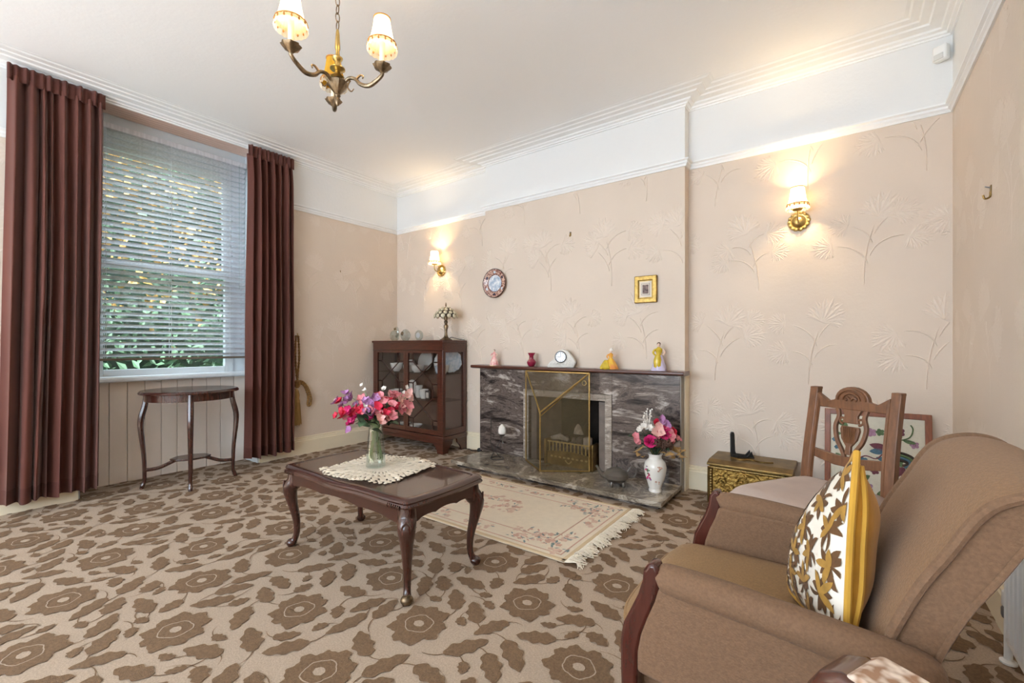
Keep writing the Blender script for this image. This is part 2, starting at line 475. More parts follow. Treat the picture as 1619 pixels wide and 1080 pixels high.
# unseen wall behind the viewer, with a bay window added for fill light
wr = MB(); wr.box(XW, -3.75, YR - .3, YR, 0, H); wr.box(.05, XR, YR - .3, YR, 0, H); wr.box(-3.75, .05, YR - .3, YR, 0, .55); wr.box(-3.75, .05, YR - .3, YR, 2.6, H)
struct('wall_rear', wr, m_wall, 'wall behind the viewer with a wide bay window opening added for light')
wb = MB()
for k in range(5):
    x = -3.75 + k * 3.8 / 4
    wb.box(x - .03, x + .03, YR - .2, YR - .14, .55, 2.6)
wb.box(-3.75, .05, YR - .2, YR - .14, .55, .61); wb.box(-3.75, .05, YR - .2, YR - .14, 2.54, 2.6)
struct('added_window', wb, m_frame_white, 'white frame of the added unseen bay window behind the viewer')

# ---- cornice, picture rail, skirting: mitred mouldings
ring = [(XW, -2.4), (XW, YF), (BX0, YF), (BX0, YB), (BX1, YB), (BX1, YF), (XR, YF), (XR, -2.4)]
ring_r = ring[::-1]     # the room lies to the left of the reversed path
corn = [(0, 2.768), (.010, 2.768), (.012, 2.776), (.026, 2.779), (.030, 2.788), (.050, 2.793), (.056, 2.802), (.105, 2.806), (.112, 2.814), (.150, 2.815),
        (.157, 2.8215), (.195, 2.8225), (.205, 2.8285), (.222, 2.829), (.222, 2.84), (0, 2.84)]
struct('trim_1', MB().sweep(ring_r, corn), m_trim, 'stepped white plaster cornice round the ceiling', smooth=False)
rail = [(0, 2.34), (.010, 2.34), (.014, 2.352), (.022, 2.360), (.022, 2.372), (.034, 2.380), (.034, 2.390), (.012, 2.398), (0, 2.402)]
r1 = [(XR, -2.4), (XR, YF), (BX1, YF), (BX1, YB), (BX0, YB), (BX0, YF), (XW, YF), (XW, WY1 + .0)]
struct('trim_2', MB().sweep(r1, rail), m_trim, 'white picture rail along the fireplace side')
struct('trim_3', MB().sweep([(XW, WY0), (XW, -2.4)], rail), m_trim, 'white picture rail left of the window')
skirt = [(0, 0), (.022, 0), (.022, .128), (.017, .136), (.017, .146), (.008, .150), (.008, .166), (0, .170)]
struct('baseboard_left', MB().sweep([(XW, YF), (XW, WY1)], skirt), m_cream, 'cream skirting board right of the window')
struct('baseboard_left_near', MB().sweep([(XW, WY0), (XW, -2.4)], skirt), m_cream, 'cream skirting board left of the window')
struct('baseboard_front_left', MB().sweep([(BX0, YF), (XW + .02, YF)], skirt), m_cream, 'cream skirting board in the alcove behind the cabinet')
struct('baseboard_front_right', MB().sweep([(XR, YF), (BX1 + .0, YF)], skirt), m_cream, 'cream skirting board in the right alcove')
struct('baseboard_right', MB().sweep([(XR, -2.4), (XR, YF - .02)], skirt), m_cream, 'cream skirting board along the right wall')
struct('trim_4', MB().box(BX1 - .004, BX1 + .006, YB - .006, YF, .0, .86), m_cream, 'cream painted edge of the chimney breast beside the marble', bevel=.002)

# ---- embossed wallpaper: raised stems and fan leaves
def stroke(mb, p, d, ln, w, hgt, curve, put, n=5):
    """a ridge: flat lens outline with a raised spine"""
    L_, M_, R_ = [], [], []
    a = d; x, y = p
    for i in range(n + 1):
        s = i / n
        ww = w * (sin(pi * min(1, s * .92 + .08)) ** .8)
        nx, ny = -sin(a), cos(a)
        L_.append(put(x + nx * ww, y + ny * ww, 0)); R_.append(put(x - nx * ww, y - ny * ww, 0)); M_.append(put(x, y, hgt))
        x += cos(a) * ln / n; y += sin(a) * ln / n; a += curve / n
    b = len(mb.v); m = n + 1
    fs = []
    for i in range(n):
        fs.append((i, i + 1, m + i + 1, m + i)); fs.append((m + i, m + i + 1, 2 * m + i + 1, 2 * m + i))
    mb.add(L_ + M_ + R_, fs)
    return x, y, a

def fan_leaf(mb, x, y, a, size, put, rnd):
    for k in range(9):
        b = a + (k - 4) * .33
        ln = size * (1 - .09 * abs(k - 4))
        stroke(mb, (x, y), b, ln, size * .085, .0026, (k - 4) * .06 + rnd.uniform(-.1, .1), put, 4)
        for sgn in (-1, 1):
            stroke(mb, (x + cos(b) * ln * .5, y + sin(b) * ln * .5), b + sgn * .55, ln * .42, size * .05, .002, 0, put, 3)

def wallpaper(name, parent, regions, put_of, seed):
    mb = MB(); rnd = random.Random(seed)
    for (u0, u1, w0, w1) in regions:
        sub = MB()
        put = put_of
        sx, sz = .56, .62
        for i in range(int((u1 - u0) / sx) + 2):
            for j in range(-1, int((w1 - w0) / sz) + 1):
                bx = u0 + i * sx + (.28 if j % 2 else 0) - .1
                bz = w0 + j * sz
                a = radians(rnd.uniform(84, 98))
                x, y, a2 = stroke(sub, (bx, bz), a, .36, .005, .003, rnd.choice((-.35, .35)), put, 8)
                fan_leaf(sub, x, y, a2, .17, put, rnd)
                for q, (t, sg) in enumerate(((.3, 1), (.42, -1), (.62, 1), (.75, -1))):
                    px = bx + (x - bx) * t; pz = bz + (y - bz) * t
                    x2, y2, a3 = stroke(sub, (px, pz), a + sg * .35, rnd.uniform(.13, .22), .0055, .003, sg * rnd.uniform(.5, 1.7), put, 8)
                    if q % 2 == 0 or rnd.random() < .6:
                        fan_leaf(sub, x2, y2, a3, rnd.uniform(.11, .15), put, rnd)
        # keep only faces wholly inside the region
        def inside(p):
            u, w = (p[0], p[2]) if name != 'side' else (p[1], p[2])
            return u0 + .01 < u < u1 - .01 and w0 < w < w1
        n = len(mb.v); keep = [f for f in sub.f if all(inside(sub.v[k]) for k in f)]
        mb.v += sub.v; mb.f += [tuple(k + n for k in f) for f in keep]
    o = part('wallpaper_relief', mb, m_relief, parent, smooth=False, recalc=False)
    bm = bmesh.new(); bm.from_mesh(o.data)
    bmesh.ops.delete(bm, geom=[v for v in bm.verts if not v.link_faces], context='VERTS')
    bm.to_mesh(o.data); bm.free()
    return stuff(o)
wallpaper('front', wall_front, [(XW, BX0, .18, 2.33), (BX1, XR, .18, 2.33)], lambda u, w, h_: (u, YF - h_ * 1.5, w), 3)
wallpaper('front', wall_breast, [(BX0, BX1, .9, 2.33)], lambda u, w, h_: (u, YB - h_ * 1.5, w), 5)
wallpaper('side', wall_left, [(WY1, YF, .18, 2.33), (-.1, WY0, .18, 2.33)], lambda u, w, h_: (XW + h_ * .6, u, w), 7)
wallpaper('side', wall_right, [(.8, YF, .18, 2.33)], lambda u, w, h_: (XR - h_ * .22, u, w), 9)

# ---- carpet pattern: tufted flowers, rings and leaves, repeat .945 x .909 m
TX, TY = .945, .909
FL = [(-2.681, .939), (-2.299, .798), (-1.979, .603), (-2.582, .40), (-2.23, .249)]
rnd = random.Random(11)
flowers = [(x, y, rnd.uniform(0, 6.28), rnd.uniform(.112, .128)) for x, y in FL]
def tdist(ax, ay, bx, by):
    dx = (ax - bx + TX / 2) % TX - TX / 2; dy = (ay - by + TY / 2) % TY - TY / 2
    return sqrt(dx * dx + dy * dy)
leaves = []
def fits(x, y, a, ln, w, gap):
    for k in range(7):
        s = k / 6; px = x + cos(a) * ln * s; py = y + sin(a) * ln * s; ww = w * (.35 + .65 * sin(pi * s))
        for fx, fy, fa, fr in flowers:
            if tdist(px, py, fx, fy) < fr + ww + gap: return False
        for (lx, ly, la, ll, lw, lt) in leaves:
            for q in range(7):
                t = q / 6
                if tdist(px, py, lx + cos(la) * ll * t, ly + sin(la) * ll * t) < ww + lw * (.35 + .65 * sin(pi * t)) + gap: return False
    return True
for ln_r, w_r, tries in (((.14, .17), (.030, .035), 2000), ((.10, .13), (.032, .038), 3000), ((.075, .10), (.024, .030), 3000), ((.055, .07), (.016, .020), 1500)):
    for _ in range(tries):
        x = FL[0][0] + rnd.random() * TX; y = rnd.random() * TY; a = rnd.uniform(0, 6.28)
        ln = rnd.uniform(*ln_r); w = rnd.uniform(*w_r)
        if fits(x, y, a, ln, w, .011): leaves.append((x, y, a, ln, w, rnd.random()))
brown = MB(); pale = MB()
def ring_poly(mb, cx, cy, r0, r1, a0, z, n=30):
    vs = []
    for k in range(n):
        t = 2 * pi * k / n; wv = 1 + .05 * sin(5 * t + a0) + .05 * sin(2 * t + 2 * a0) + .02 * sin(11 * t)
        vs.append((cx + r0 * wv * cos(t), cy + r0 * wv * sin(t), z)); vs.append((cx + r1 * wv * cos(t), cy + r1 * wv * sin(t), z))
    mb.add(vs, [(2 * k, 2 * k + 1, (2 * k + 3) % (2 * n), (2 * k + 2) % (2 * n)) for k in range(n)])
def inroom(x, y):
    return -4.5 < x < .62 and -.35 < y < 3.6
for i in range(-3, 5):
    for j in range(-1, 5):
        ox, oy = i * TX, j * TY
        for fx, fy, fa, fr in flowers:
            x, y = fx + ox, fy + oy
            if not inroom(x, y): continue
            pts = []
            for k in range(120):
                t = 2 * pi * k / 120
                r = fr * (.86 + .075 * sin(9 * t + fa) + .045 * sin(5 * t + 2 * fa) + .05 * sin(2 * t + fa) + .025 * sin(23 * t + 3 * fa))
                pts.append((x + r * cos(t), y + r * sin(t), .003))
            brown.poly(pts)
            ring_poly(pale, x, y, .050, .054, fa, .0042)
            pale.poly([(x + .021 * cos(t / 14 * 2 * pi) * (1 + .1 * sin(3 * t)), y + .018 * sin(t / 14 * 2 * pi), .0042) for t in range(14)])
        for (lx, ly, la, ll, lw, lt) in leaves:
            x, y = lx + ox, ly + oy
            if not inroom(x, y): continue
            L_, R_ = [], []
            for k in range(29):
                s = k / 28
                ww = lw * (sin(pi * s ** .8) ** .62) * (1 + .17 * sin(s * 20 + lt * 6))
                bend = .012 * sin(pi * s) * (lt - .5)
                cx = x + cos(la) * ll * s - sin(la) * bend; cy = y + sin(la) * ll * s + cos(la) * bend
                L_.append((cx - sin(la) * ww, cy + cos(la) * ww, .003)); R_.append((cx + sin(la) * ww, cy - cos(la) * ww, .003))
            brown.poly(L_ + R_[::-1][1:-1])
            sl = .05 + .05 * lt; st = []; a = la + pi + (lt - .5)
            for k in range(5):
                st.append((x + cos(a) * sl * k / 4, y + sin(a) * sl * k / 4)); a += .12 * (1 if lt > .5 else -1)
            brown.poly([(px - sin(la) * .0022, py + cos(la) * .0022, .0022) for px, py in st] + [(px + sin(la) * .0022, py - cos(la) * .0022, .0022) for px, py in st[::-1]])
stuff(part('carpet_pattern', brown, m_carpet_b, floor, smooth=False, recalc=False))
stuff(part('carpet_pattern_line', pale, m_carpet, floor, smooth=False, recalc=False))

# ---- window with boarded recess
win = bpy.data.objects.new('window_1', None); C.objects.link(win); win.location = (0, 0, 0)
win['kind'] = 'structure'; win['label'] = 'white sash window in a boarded recess behind a slatted blind'
WX = -4.46
fr = MB()
fr.box(WX - .06, WX + .0, WY0, .83, .78, WZ); fr.box(WX - .06, WX, 1.79, WY1, .78, WZ); fr.box(WX - .06, WX, WY0, WY1, 2.66, WZ)
part('window_frame', fr, m_frame_white, win, bevel=.004, smooth=False)
def sash(z0, z1, x, zb, zt):
    s = MB(); y0, y1 = .83, 1.79
    s.box(x - .04, x, y0, .90, z0, z1); s.box(x - .04, x, 1.72, y1, z0, z1)
    s.box(x - .04, x, .90, 1.72, z0, zb); s.box(x - .04, x, .90, 1.72, zt, z1)
    o = part('sash', s, m_frame_white, win, bevel=.004, smooth=False)
    part('pane', MB().box(x - .024, x - .018, .90, 1.72, zb, zt), m_window, o, smooth=False)
sash(1.64, 2.66, WX - .018, 1.71, 2.545)
sash(.80, 1.70, WX + .02, .865, 1.645)
part('window_sill', MB().prism([(WX - .05, .775), (-4.335, .775), (-4.325, .785), (-4.325, .80), (-4.335, .812), (WX - .05, .818)], WY0, WY1, 'xz'), m_frame_white, win, bevel=.003, smooth=False)
part('blind_batten', MB().box(-4.445, -4.425, WY0, WY1, 2.688, 2.715), m_soffit, win, bevel=.003, smooth=False)
part('head_board', MB().box(-4.47, -4.445, WY0, WY1, 2.715, 2.79), m_frame_white, win, bevel=.004, smooth=False)
nb = 11
for k in range(nb):
    y0 = WY0 + (WY1 - WY0) * k / nb; y1 = WY0 + (WY1 - WY0) * (k + 1) / nb
    part('plank', MB().box(-4.48, -4.44, y0 + .0015, y1 - .0015, 0, .775), m_boards, win, bevel=.004, smooth=False)
for k in range(6):
    x0 = -4.44 + k * .24 / 6
    part('soffit_plank', MB().box(x0 + .002, x0 + .038, WY0, WY1, 2.783, 2.802), m_soffit, win, bevel=.003, smooth=False)
struct('trim_5', MB().box(-4.44, XW + .0, WY1 - .012, WY1, 0, 2.783), m_frame_white, 'white reveal board at the right of the window', bevel=.002)
struct('trim_6', MB().box(-4.44, XW + .0, WY0, WY0 + .012, 0, 2.783), m_frame_white, 'white reveal board at the left of the window', bevel=.002)

# venetian blind
bl = thing('venetian_blind', 'pale grey slatted blind drawn down over the sash window', 'blind', (-4.385, 1.33, .93))
def bloc(mb): return mb.shift(4.385, -1.33, -.93)
BY0, BY1 = .79, 1.865
part('headrail', bloc(MB().box(-4.41, -4.355, BY0, BY1, 2.650, 2.69)), m_slat, bl, bevel=.003)
part('bottom_rail', bloc(MB().box(-4.41, -4.36, BY0, BY1, .935, .952)), m_rail_brown, bl, bevel=.004)
tl = radians(25); nsl = 38
sp = MB()
prof = []
for i in range(5):
    s = i / 4 - .5
    prof.append((s * .05, .005 * (1 - 4 * s * s)))
prof += [(s, z - .0022) for s, z in prof[::-1]]
sp.prism([(s * cos(tl) - z * sin(tl), s * sin(tl) + z * cos(tl)) for s, z in prof], BY0 - 1.33, BY1 - 1.33, 'xz')
slat_me = mesh_of('slat', sp, m_slat)
for k in range(nsl):
    o = part('slat', slat_me, m_slat, bl); o.location = (0, 0, .975 - .93 + k * (2.625 - .975) / (nsl - 1))
for y in (.90, 1.30, 1.73):
    for dx in (-.026, .026):
        part('ladder_cord', bloc(MB().tube([(-4.385 + dx, y, .95), (-4.385 + dx, y, 2.66)], .0016, 5)), m_slat, bl)
part('tilt_wand', bloc(MB().tube([(-4.345, 1.80, 2.66), (-4.345, 1.80, 1.55)], .004, 6)), m_glass, bl)

# outside: lawn, low stone wall, hedge with autumn leaves
lawn = struct('ground_outside', MB().box(-14, -4.56, -8, 10, -.55, -.45), m_grass, 'green lawn outside the window')
rnd = random.Random(4)
hedge = thing('garden_hedge', 'tall hedge of green and golden autumn leaves beyond the window', 'hedge', (-7.9, 1.5, -.45))
hb = MB().grid(lambda u, v: (.25 * sin(u * 31 + v * 9) + .2 * sin(v * 17 + u * 5) - .3 * v, -8 + 16 * u, 5.6 * v), 60, 24)
part('hedge_body', hb, m_hedge, hedge)
lg, ly_ = MB(), MB()
for k in range(13000):
    y = rnd.uniform(-6, 7); z = rnd.uniform(.0, 5.4)
    gold = rnd.random() < max(.04, min(.8, (z - 1.75) / 1.8))
    c = Vector((.25 + rnd.uniform(-.2, .5), y, z)); s = rnd.uniform(.05, .10)
    a = Vector((rnd.uniform(-1, 1), rnd.uniform(-1, 1), rnd.uniform(-1, 1))).normalized(); b = a.orthogonal().normalized()
    q = a.cross(b)
    (ly_ if gold else lg).add([c - a * s, c + b * s * .45 + q * s * .1, c + a * s, c - b * s * .45 + q * s * .1], [(0, 1, 2, 3)])
stuff(part('hedge_foliage', lg, m_leaf_hedge, hedge, smooth=False, recalc=False))
stuff(part('autumn_foliage', ly_, m_leaf_gold, hedge, smooth=False, recalc=False))

# ================================================================== CURTAINS
def curtain(label, y0t, y1t, y0b, y1b, seed, nf):
    rnd = random.Random(seed)
    base = (XW + .10, (y0t + y1t) / 2, .07)
    t = thing('velvet_curtain', label, 'curtain', base, 0, 'brown velvet curtains at the window')
    cuts = [0]
    for _ in range(nf): cuts.append(cuts[-1] + rnd.uniform(.6, 1.4))
    cuts = [c / cuts[-1] for c in cuts]
    amp = [rnd.uniform(.7, 1.25) for _ in range(nf)]
    def fold(u):
        for k in range(nf):
            if u <= cuts[k + 1] or k == nf - 1:
                s = (u - cuts[k]) / (cuts[k + 1] - cuts[k]); return amp[k] * (.5 - .5 * cos(2 * pi * s)) ** .8, k
    zb, zt, zh = .075, 2.782, 2.695
    def body(u, v):
        z = zb + (zh + .02 - zb) * v
        f, k = fold(min(1, max(0, u + .012 * sin(v * 5 + seed) * sin(pi * u))))
        w = 1 - v
        y0 = y0b + (y0t - y0b) * v; y1 = y1b + (y1t - y1b) * v
        d = .035 + .052 * min(1, .45 + w * 1.2)
        x = XW + .05 + d * f + .006 * sin(9 * v + k) - .018 * max(0, v - .93) / .07
        y = y0 + (y1 - y0) * u + .010 * sin(6.28 * nf * u) * (.3 + .7 * w)
        return (x - base[0], y - base[1], z - base[2] + .006 * sin(u * 21) * (v == 0))
    part('drape', MB().grid(body, nf * 14, 36), m_curtain, t, smooth=True, angle=80, recalc=False)
    def head(u, v):
        z = zh - .012 + (zt - zh + .012) * v
        f = (.5 - .5 * cos(2 * pi * u * nf * 1.6 + seed)) * (.6 + .4 * sin(u * 37))
        x = XW + .075 + .026 * f
        return (x - base[0], y0t - .004 + (y1t - y0t + .008) * u - base[1], z - base[2])
    part('heading_tape', MB().grid(head, nf * 16, 4), m_curtain_h, t, smooth=True, angle=80, recalc=False, solid=.004)
    part('hem', MB().grid(lambda u, v: tuple(Vector(body(u, v * .035)) + Vector((.004, 0, 0))), nf * 14, 2), m_curtain_h, t, smooth=True, angle=80, recalc=False)
    part('curtain_rail', MB().box(XW + .03 - base[0], XW + .05 - base[0], y0t - base[1], y1t - base[1], 2.755 - base[2], 2.778 - base[2]), m_plastic, t)
curtain('wide brown velvet curtain at the left side of the window', .395, .845, .352, .815, 2, 8)
curtain('narrow brown velvet curtain at the right side of the window', 1.785, 2.178, 1.752, 2.185, 5, 7)

def rope(mb, pts, r, twists=60):
    """two twisted strands along the path"""
    P = spline(pts, 12)
    for ph in (0, pi):
        q = []
        for i, p in enumerate(P):
            t = (P[min(i + 1, len(P) - 1)] - P[max(i - 1, 0)]).normalized(); a = Vector((1, 0, 0)); b = t.cross(a)
            an = i * twists / len(P) + ph
            q.append(p + a * cos(an) * r * .5 + b * sin(an) * r * .5)
        mb.tube(q, r * .62, 6)
def tieback(label, y, s):
    t = thing('tassel_tieback', label, 'tieback', (XW + .02, y, 1.14), 0, 'gold rope tiebacks beside the curtains')
    part('hook', MB().tube(spline([(-.02, 0, 0), (.012, 0, 0), (.02, 0, .012), (.012, 0, .024)], 4), .004, 6), m_brass, t)
    m = MB(); rope(m, [(.012, -.012 * s, .0), (.014, -.02 * s, -.2), (.016, .0, -.42), (.016, .03 * s, -.45), (.016, .0, -.44), (.014, .018 * s, -.2), (.012, .01 * s, .0)], .011, 150)
    part('rope', m, m_rope, t)
    m = MB(); rope(m, [(.016, .0, -.43), (.02, .05 * s, -.44), (.018, .10 * s, -.50), (.016, .135 * s, -.60), (.016, .125 * s, -.67), (.016, .10 * s, -.66), (.016, .105 * s, -.58), (.018, .06 * s, -.47), (.016, .0, -.45)], .011, 130)
    part('rope', m, m_rope, t)
    m = MB().lathe([(.012, 0), (.026, -.012), (.03, -.035), (.024, -.06), (.012, -.075)], 12, (.018, -.004 * s, -.42)); part('knot', m, m_rope, t)
    m = MB().lathe([(.010, 0), (.026, -.02), (.034, -.06), (.030, -.095), (.036, -.11), (.034, -.13)], 12, (.02, -.018 * s, -.50)); part('tassel_head', m, m_tassel, t)
    rr = random.Random(3); m = MB()
    for k in range(70):
        a = rr.uniform(0, 6.28); q = sqrt(rr.random()) * .036
        m.tube([(.02 + q * cos(a) * .8, -.018 * s + q * sin(a), -.62), (.02 + q * cos(a) * 1.15, -.018 * s + q * sin(a) * 1.25 + .006, -.84 + rr.uniform(-.01, .01))], .0035, 5)
    stuff(part('tassel_fringe', m, m_tassel, t))
tieback('gold rope tieback with tassel on the wall right of the curtains', 2.235, 1)
tieback('gold rope tieback at the far left edge, mostly cut off', .305, -1)

# ================================================================== SMALL OVAL SIDE TABLE
def cabriole(pts, radii, n=5, seg=10):
    return MB().tube(spline(pts, n), lerps(radii, n), seg)
sa = atan2(.53, .18)
st = thing('side_table', 'small dark oval side table with curved legs under the window', 'table', (-4.03, 1.325, 0), sa)
A, B = .315, .29
el = lambda a, b, n=48: [(a * cos(2 * pi * k / n), b * sin(2 * pi * k / n)) for k in range(n)]
m = MB()
rows = [(-.012, .692), (0, .694), (.002, .702), (-.004, .711), (-.010, .716)]
vs = []
for d, z in rows: vs += [(x, y, z) for x, y in el(A + d, B + d)]
fs = [tuple(range(47, -1, -1)), tuple(4 * 48 + k for k in range(48))]
for i in range(4):
    for k in range(48): fs.append((i * 48 + k, i * 48 + (k + 1) % 48, (i + 1) * 48 + (k + 1) % 48, (i + 1) * 48 + k))
m.add(vs, fs); part('table_top', m, m_mahog_d, st)
m = MB(); o1 = el(A - .035, B - .035); i1 = el(A - .055, B - .055)
vs = [(x, y, .64) for x, y in o1] + [(x, y, .69) for x, y in o1] + [(x, y, .64) for x, y in i1] + [(x, y, .69) for x, y in i1]
fs = []
for k in range(48):
    q = (k + 1) % 48; fs += [(k, q, 48 + q, 48 + k), (96 + k, 144 + k, 144 + q, 96 + q), (k, 96 + k, 96 + q, q)]
part('apron', m.add(vs, fs), m_mahog_d, st)
for ang, R0 in ((0, .272), (90, .252), (180, .272), (270, .252)):
    a = radians(ang); d = Vector((cos(a), sin(a), 0))
    zs = [(0, .70), (R0 * .0, .6)]
    P = [d * (R0 - .005) + Vector((0, 0, .695)), d * (R0) + Vector((0, 0, .62)), d * (R0 + .024) + Vector((0, 0, .51)), d * (R0 + .024) + Vector((0, 0, .42)), d * (R0 + .008) + Vector((0, 0, .25)),
         d * (R0 + .004) + Vector((0, 0, .10)), d * (R0 + .006) + Vector((0, 0, .05)), d * (R0 + .016) + Vector((0, 0, .022)), d * (R0 + .022) + Vector((0, 0, .0))]
    part('leg', cabriole(P, [.016, .018, .019, .017, .014, .0125, .012, .014, .012], 5, 8), m_mahog_d, st)
    part('stretcher', MB().tube(spline([d * (R0 + .004) + Vector((0, 0, .135)), d * (R0 * .72) + Vector((0, 0, .14)), d * (R0 * .45) + Vector((0, 0, .17)), d * .09 + Vector((0, 0, .185))], 5), .013, 8, flat=.7), m_mahog_d, st)
m = MB().prism(el(.13, .10, 8), .185, .198, 'xy'); part('lower_shelf', m, m_mahog_d, st, bevel=.004)

# ================================================================== COFFEE TABLE
CX, CY, CZ = -1.87, 1.425, .43
ct = thing('coffee_table', 'dark carved coffee table with cabriole legs and inset glass top', 'table', (CX, CY, 0))
LX, LY = .485, .245
def outline(dx, dy, bow=.02, n=10):
    """rectangle with serpentine sides and clipped rounded corners"""
    pts = []
    c = .045
    for i in range(n + 1):
        s = i / n; pts.append((-dx + c + (2 * dx - 2 * c) * s, -dy - bow * sin(pi * s) * (.6 + .4 * cos(4 * pi * s))))
    pts += [(dx - c * .35, -dy + c * .1), (dx - c * .1, -dy + c * .35)]
    for i in range(n + 1):
        s = i / n; pts.append((dx + bow * .5 * sin(pi * s), -dy + c + (2 * dy - 2 * c) * s))
    pts += [(dx - c * .1, dy - c * .35), (dx - c * .35, dy - c * .1)]
    for i in range(n + 1):
        s = i / n; pts.append((dx - c - (2 * dx - 2 * c) * s, dy + bow * sin(pi * s) * (.6 + .4 * cos(4 * pi * s))))
    pts += [(-dx + c * .35, dy - c * .1), (-dx + c * .1, dy - c * .35)]
    for i in range(n + 1):
        s = i / n; pts.append((-dx - bow * .5 * sin(pi * s), dy - c - (2 * dy - 2 * c) * s))
    pts += [(-dx + c * .1, -dy + c * .35), (-dx + c * .35, -dy + c * .1)]
    return pts
rows = [(.0 - .012, .392), (-.004, .394), (.0, .402), (-.006, .411), (-.003, .418), (-.010, .427), (-.022, .431), (-.034, .4305), (-.038, .424), (-.20, .424)]
vs = []; fs = []
for d, z in rows:
    k_ = outline(LX + d, LY + d); n_ = len(k_); vs += [(x, y, z) for x, y in k_]
for i in range(len(rows) - 1):
    for k in range(n_): fs.append((i * n_ + k, i * n_ + (k + 1) % n_, (i + 1) * n_ + (k + 1) % n_, (i + 1) * n_ + k))
fs += [tuple(range(n_ - 1, -1, -1)), tuple((len(rows) - 1) * n_ + k for k in range(n_))]
part('table_top', MB().add(vs, fs), m_mahog_d, ct)
part('leather_inset', MB().prism(outline(LX - .04, LY - .04), .4242, .4256, 'xy'), mat('brown_inset', rgb(112, 80, 66), .3, var=.15, vscale=3), ct, smooth=False)
m_topglass = mat('table_glass_sheet', rgb(126, 98, 86), .05, var=.1, vscale=3, spec=.6)
part('glass_sheet', MB().prism(outline(LX - .041, LY - .041), .4262, .4292, 'xy'), glass_mat('glass_sheet', (.95, .96, .96, 1), .16, .03), ct, smooth=False)
rr = MB()
for sx, sy in ((1, 1), (1, -1), (-1, 1), (-1, -1)):
    pass
def apron_poly(L_, n=24):
    pts = [(-L_, .392)]
    for i in range(n + 1):
        s = i / n; pts.append((-L_ + 2 * L_ * s, .325 + (.009) * abs(sin(pi * s * 3)) ** .7 * (1 if .1 < s < .9 else .3) + .014 * sin(pi * s)))
    return pts + [(L_, .392)]
for sy in (-1, 1):
    part('apron', MB().prism(apron_poly(LX - .05), sy * (LY - .035), sy * (LY - .018), 'xz'), m_mahog_d, ct, smooth=False, bevel=.002)
for sx in (-1, 1):
    part('apron', MB().prism(apron_poly(LY - .05), sx * (LX - .035), sx * (LX - .018), 'yz'), m_mahog_d, ct, smooth=False, bevel=.002)
for sx in (-1, 1):
    for sy in (-1, 1):
        d = Vector((sx, sy, 0)).normalized(); c = Vector((sx * (LX - .05), sy * (LY - .05), 0))
        P = [c + Vector((0, 0, .395)), c + d * .004 + Vector((0, 0, .345)), c + d * .028 + Vector((0, 0, .305)), c + d * .020 + Vector((0, 0, .24)), c + d * .0 + Vector((0, 0, .15)), c - d * .004 + Vector((0, 0, .08)),
             c + d * .006 + Vector((0, 0, .04)), c + d * .02 + Vector((0, 0, .02)), c + d * .026 + Vector((0, 0, .002))]
        lg_ = part('leg', cabriole(P, [.036, .040, .037, .027, .019, .0155, .016, .021, .017], 5, 12), m_mahog_d, ct)
        part('foot', MB().sphere(tuple(c + d * .022 + Vector((0, 0, .021))), (.026, .026, .021), 12, 8), m_bronze if (sx, sy) == (1, -1) else m_mahog_d, lg_)  # front foot in bronze stands in for glare on the wood
        cv = MB()
        for k in range(3):
            for s in (-1, 1):
                b = Vector((-d.y, d.x, 0)) * s
                cv.tube(spline([c + d * (.058 - .004 * k) + Vector((0, 0, .345 - .03 * k)), c + d * (.056 - .006 * k) + b * .016 + Vector((0, 0, .322 - .03 * k)), c + d * (.052 - .007 * k) + b * .006 + Vector((0, 0, .29 - .03 * k))], 4), .0045, 6)
        part('knee_carving', cv, m_mahog_d, lg_)
m = MB()
for k in range(7):
    for sx in (-1, 1):
        m.sphere((sx * (LX - .04 - k * .012), -LY - .001, .40), (.004, .006, .010), 6, 5)
part('edge_carving', m, m_mahog_d, ct)

# lace doily
dc = thing('lace_doily', 'cream lace doily on the coffee table', 'doily', (-1.880, 1.433, CZ))
def doily_r(a):
    ca, sa_ = abs(cos(a)), abs(sin(a))
    r = 1 / max(ca / .225, sa_ / .208)
    r = min(r, .268)
    return r * (1 + .022 * sin(26 * a)) 
rs = random.Random(8); vs = [(0, 0, .004)]; fs = []
NA, NR = 156, 14
for j in range(1, NR + 1):
    for k in range(NA):
        a = 2 * pi * k / NA; s = j / NR; r = doily_r(a) * s if j > NR - 3 else (doily_r(a) * (1 - .0 * s)) * s
        ruf = .007 * sin(5 * a + 1) * s ** 2 + .005 * sin(9 * a + 4) * s ** 3 + .004 * sin(13 * a) * s ** 3
        vs.append((r * cos(a + .12), r * sin(a + .12), .006 + max(-.003, ruf) + .0015 * (j % 2)))
for k in range(NA): fs.append((0, 1 + k, 1 + (k + 1) % NA))
for j in range(NR - 1):
    for k in range(NA):
        # open work: leave eyelet holes in alternating rings
        if j in (4, 7, 10) and k % 4 == 0: continue
        if j == 12 and k % 3 == 0: continue
        fs.append((1 + j * NA + k, 1 + j * NA + (k + 1) % NA, 1 + (j + 1) * NA + (k + 1) % NA, 1 + (j + 1) * NA + k))
part('lace_sheet', MB().add(vs, fs), m_lace, dc, angle=80, solid=.0016)
m = MB()
for k in range(78):
    a = 2 * pi * k / 78; r = doily_r(a - .12) * 1.01
    ruf = .007 * sin(5 * (a - .12) + 1) + .005 * sin(9 * (a - .12) + 4)
    m.sphere((r * cos(a), r * sin(a), .007 + max(-.003, ruf)), (.009, .009, .003), 7, 5)
part('lace_edging', m, m_lace, dc)

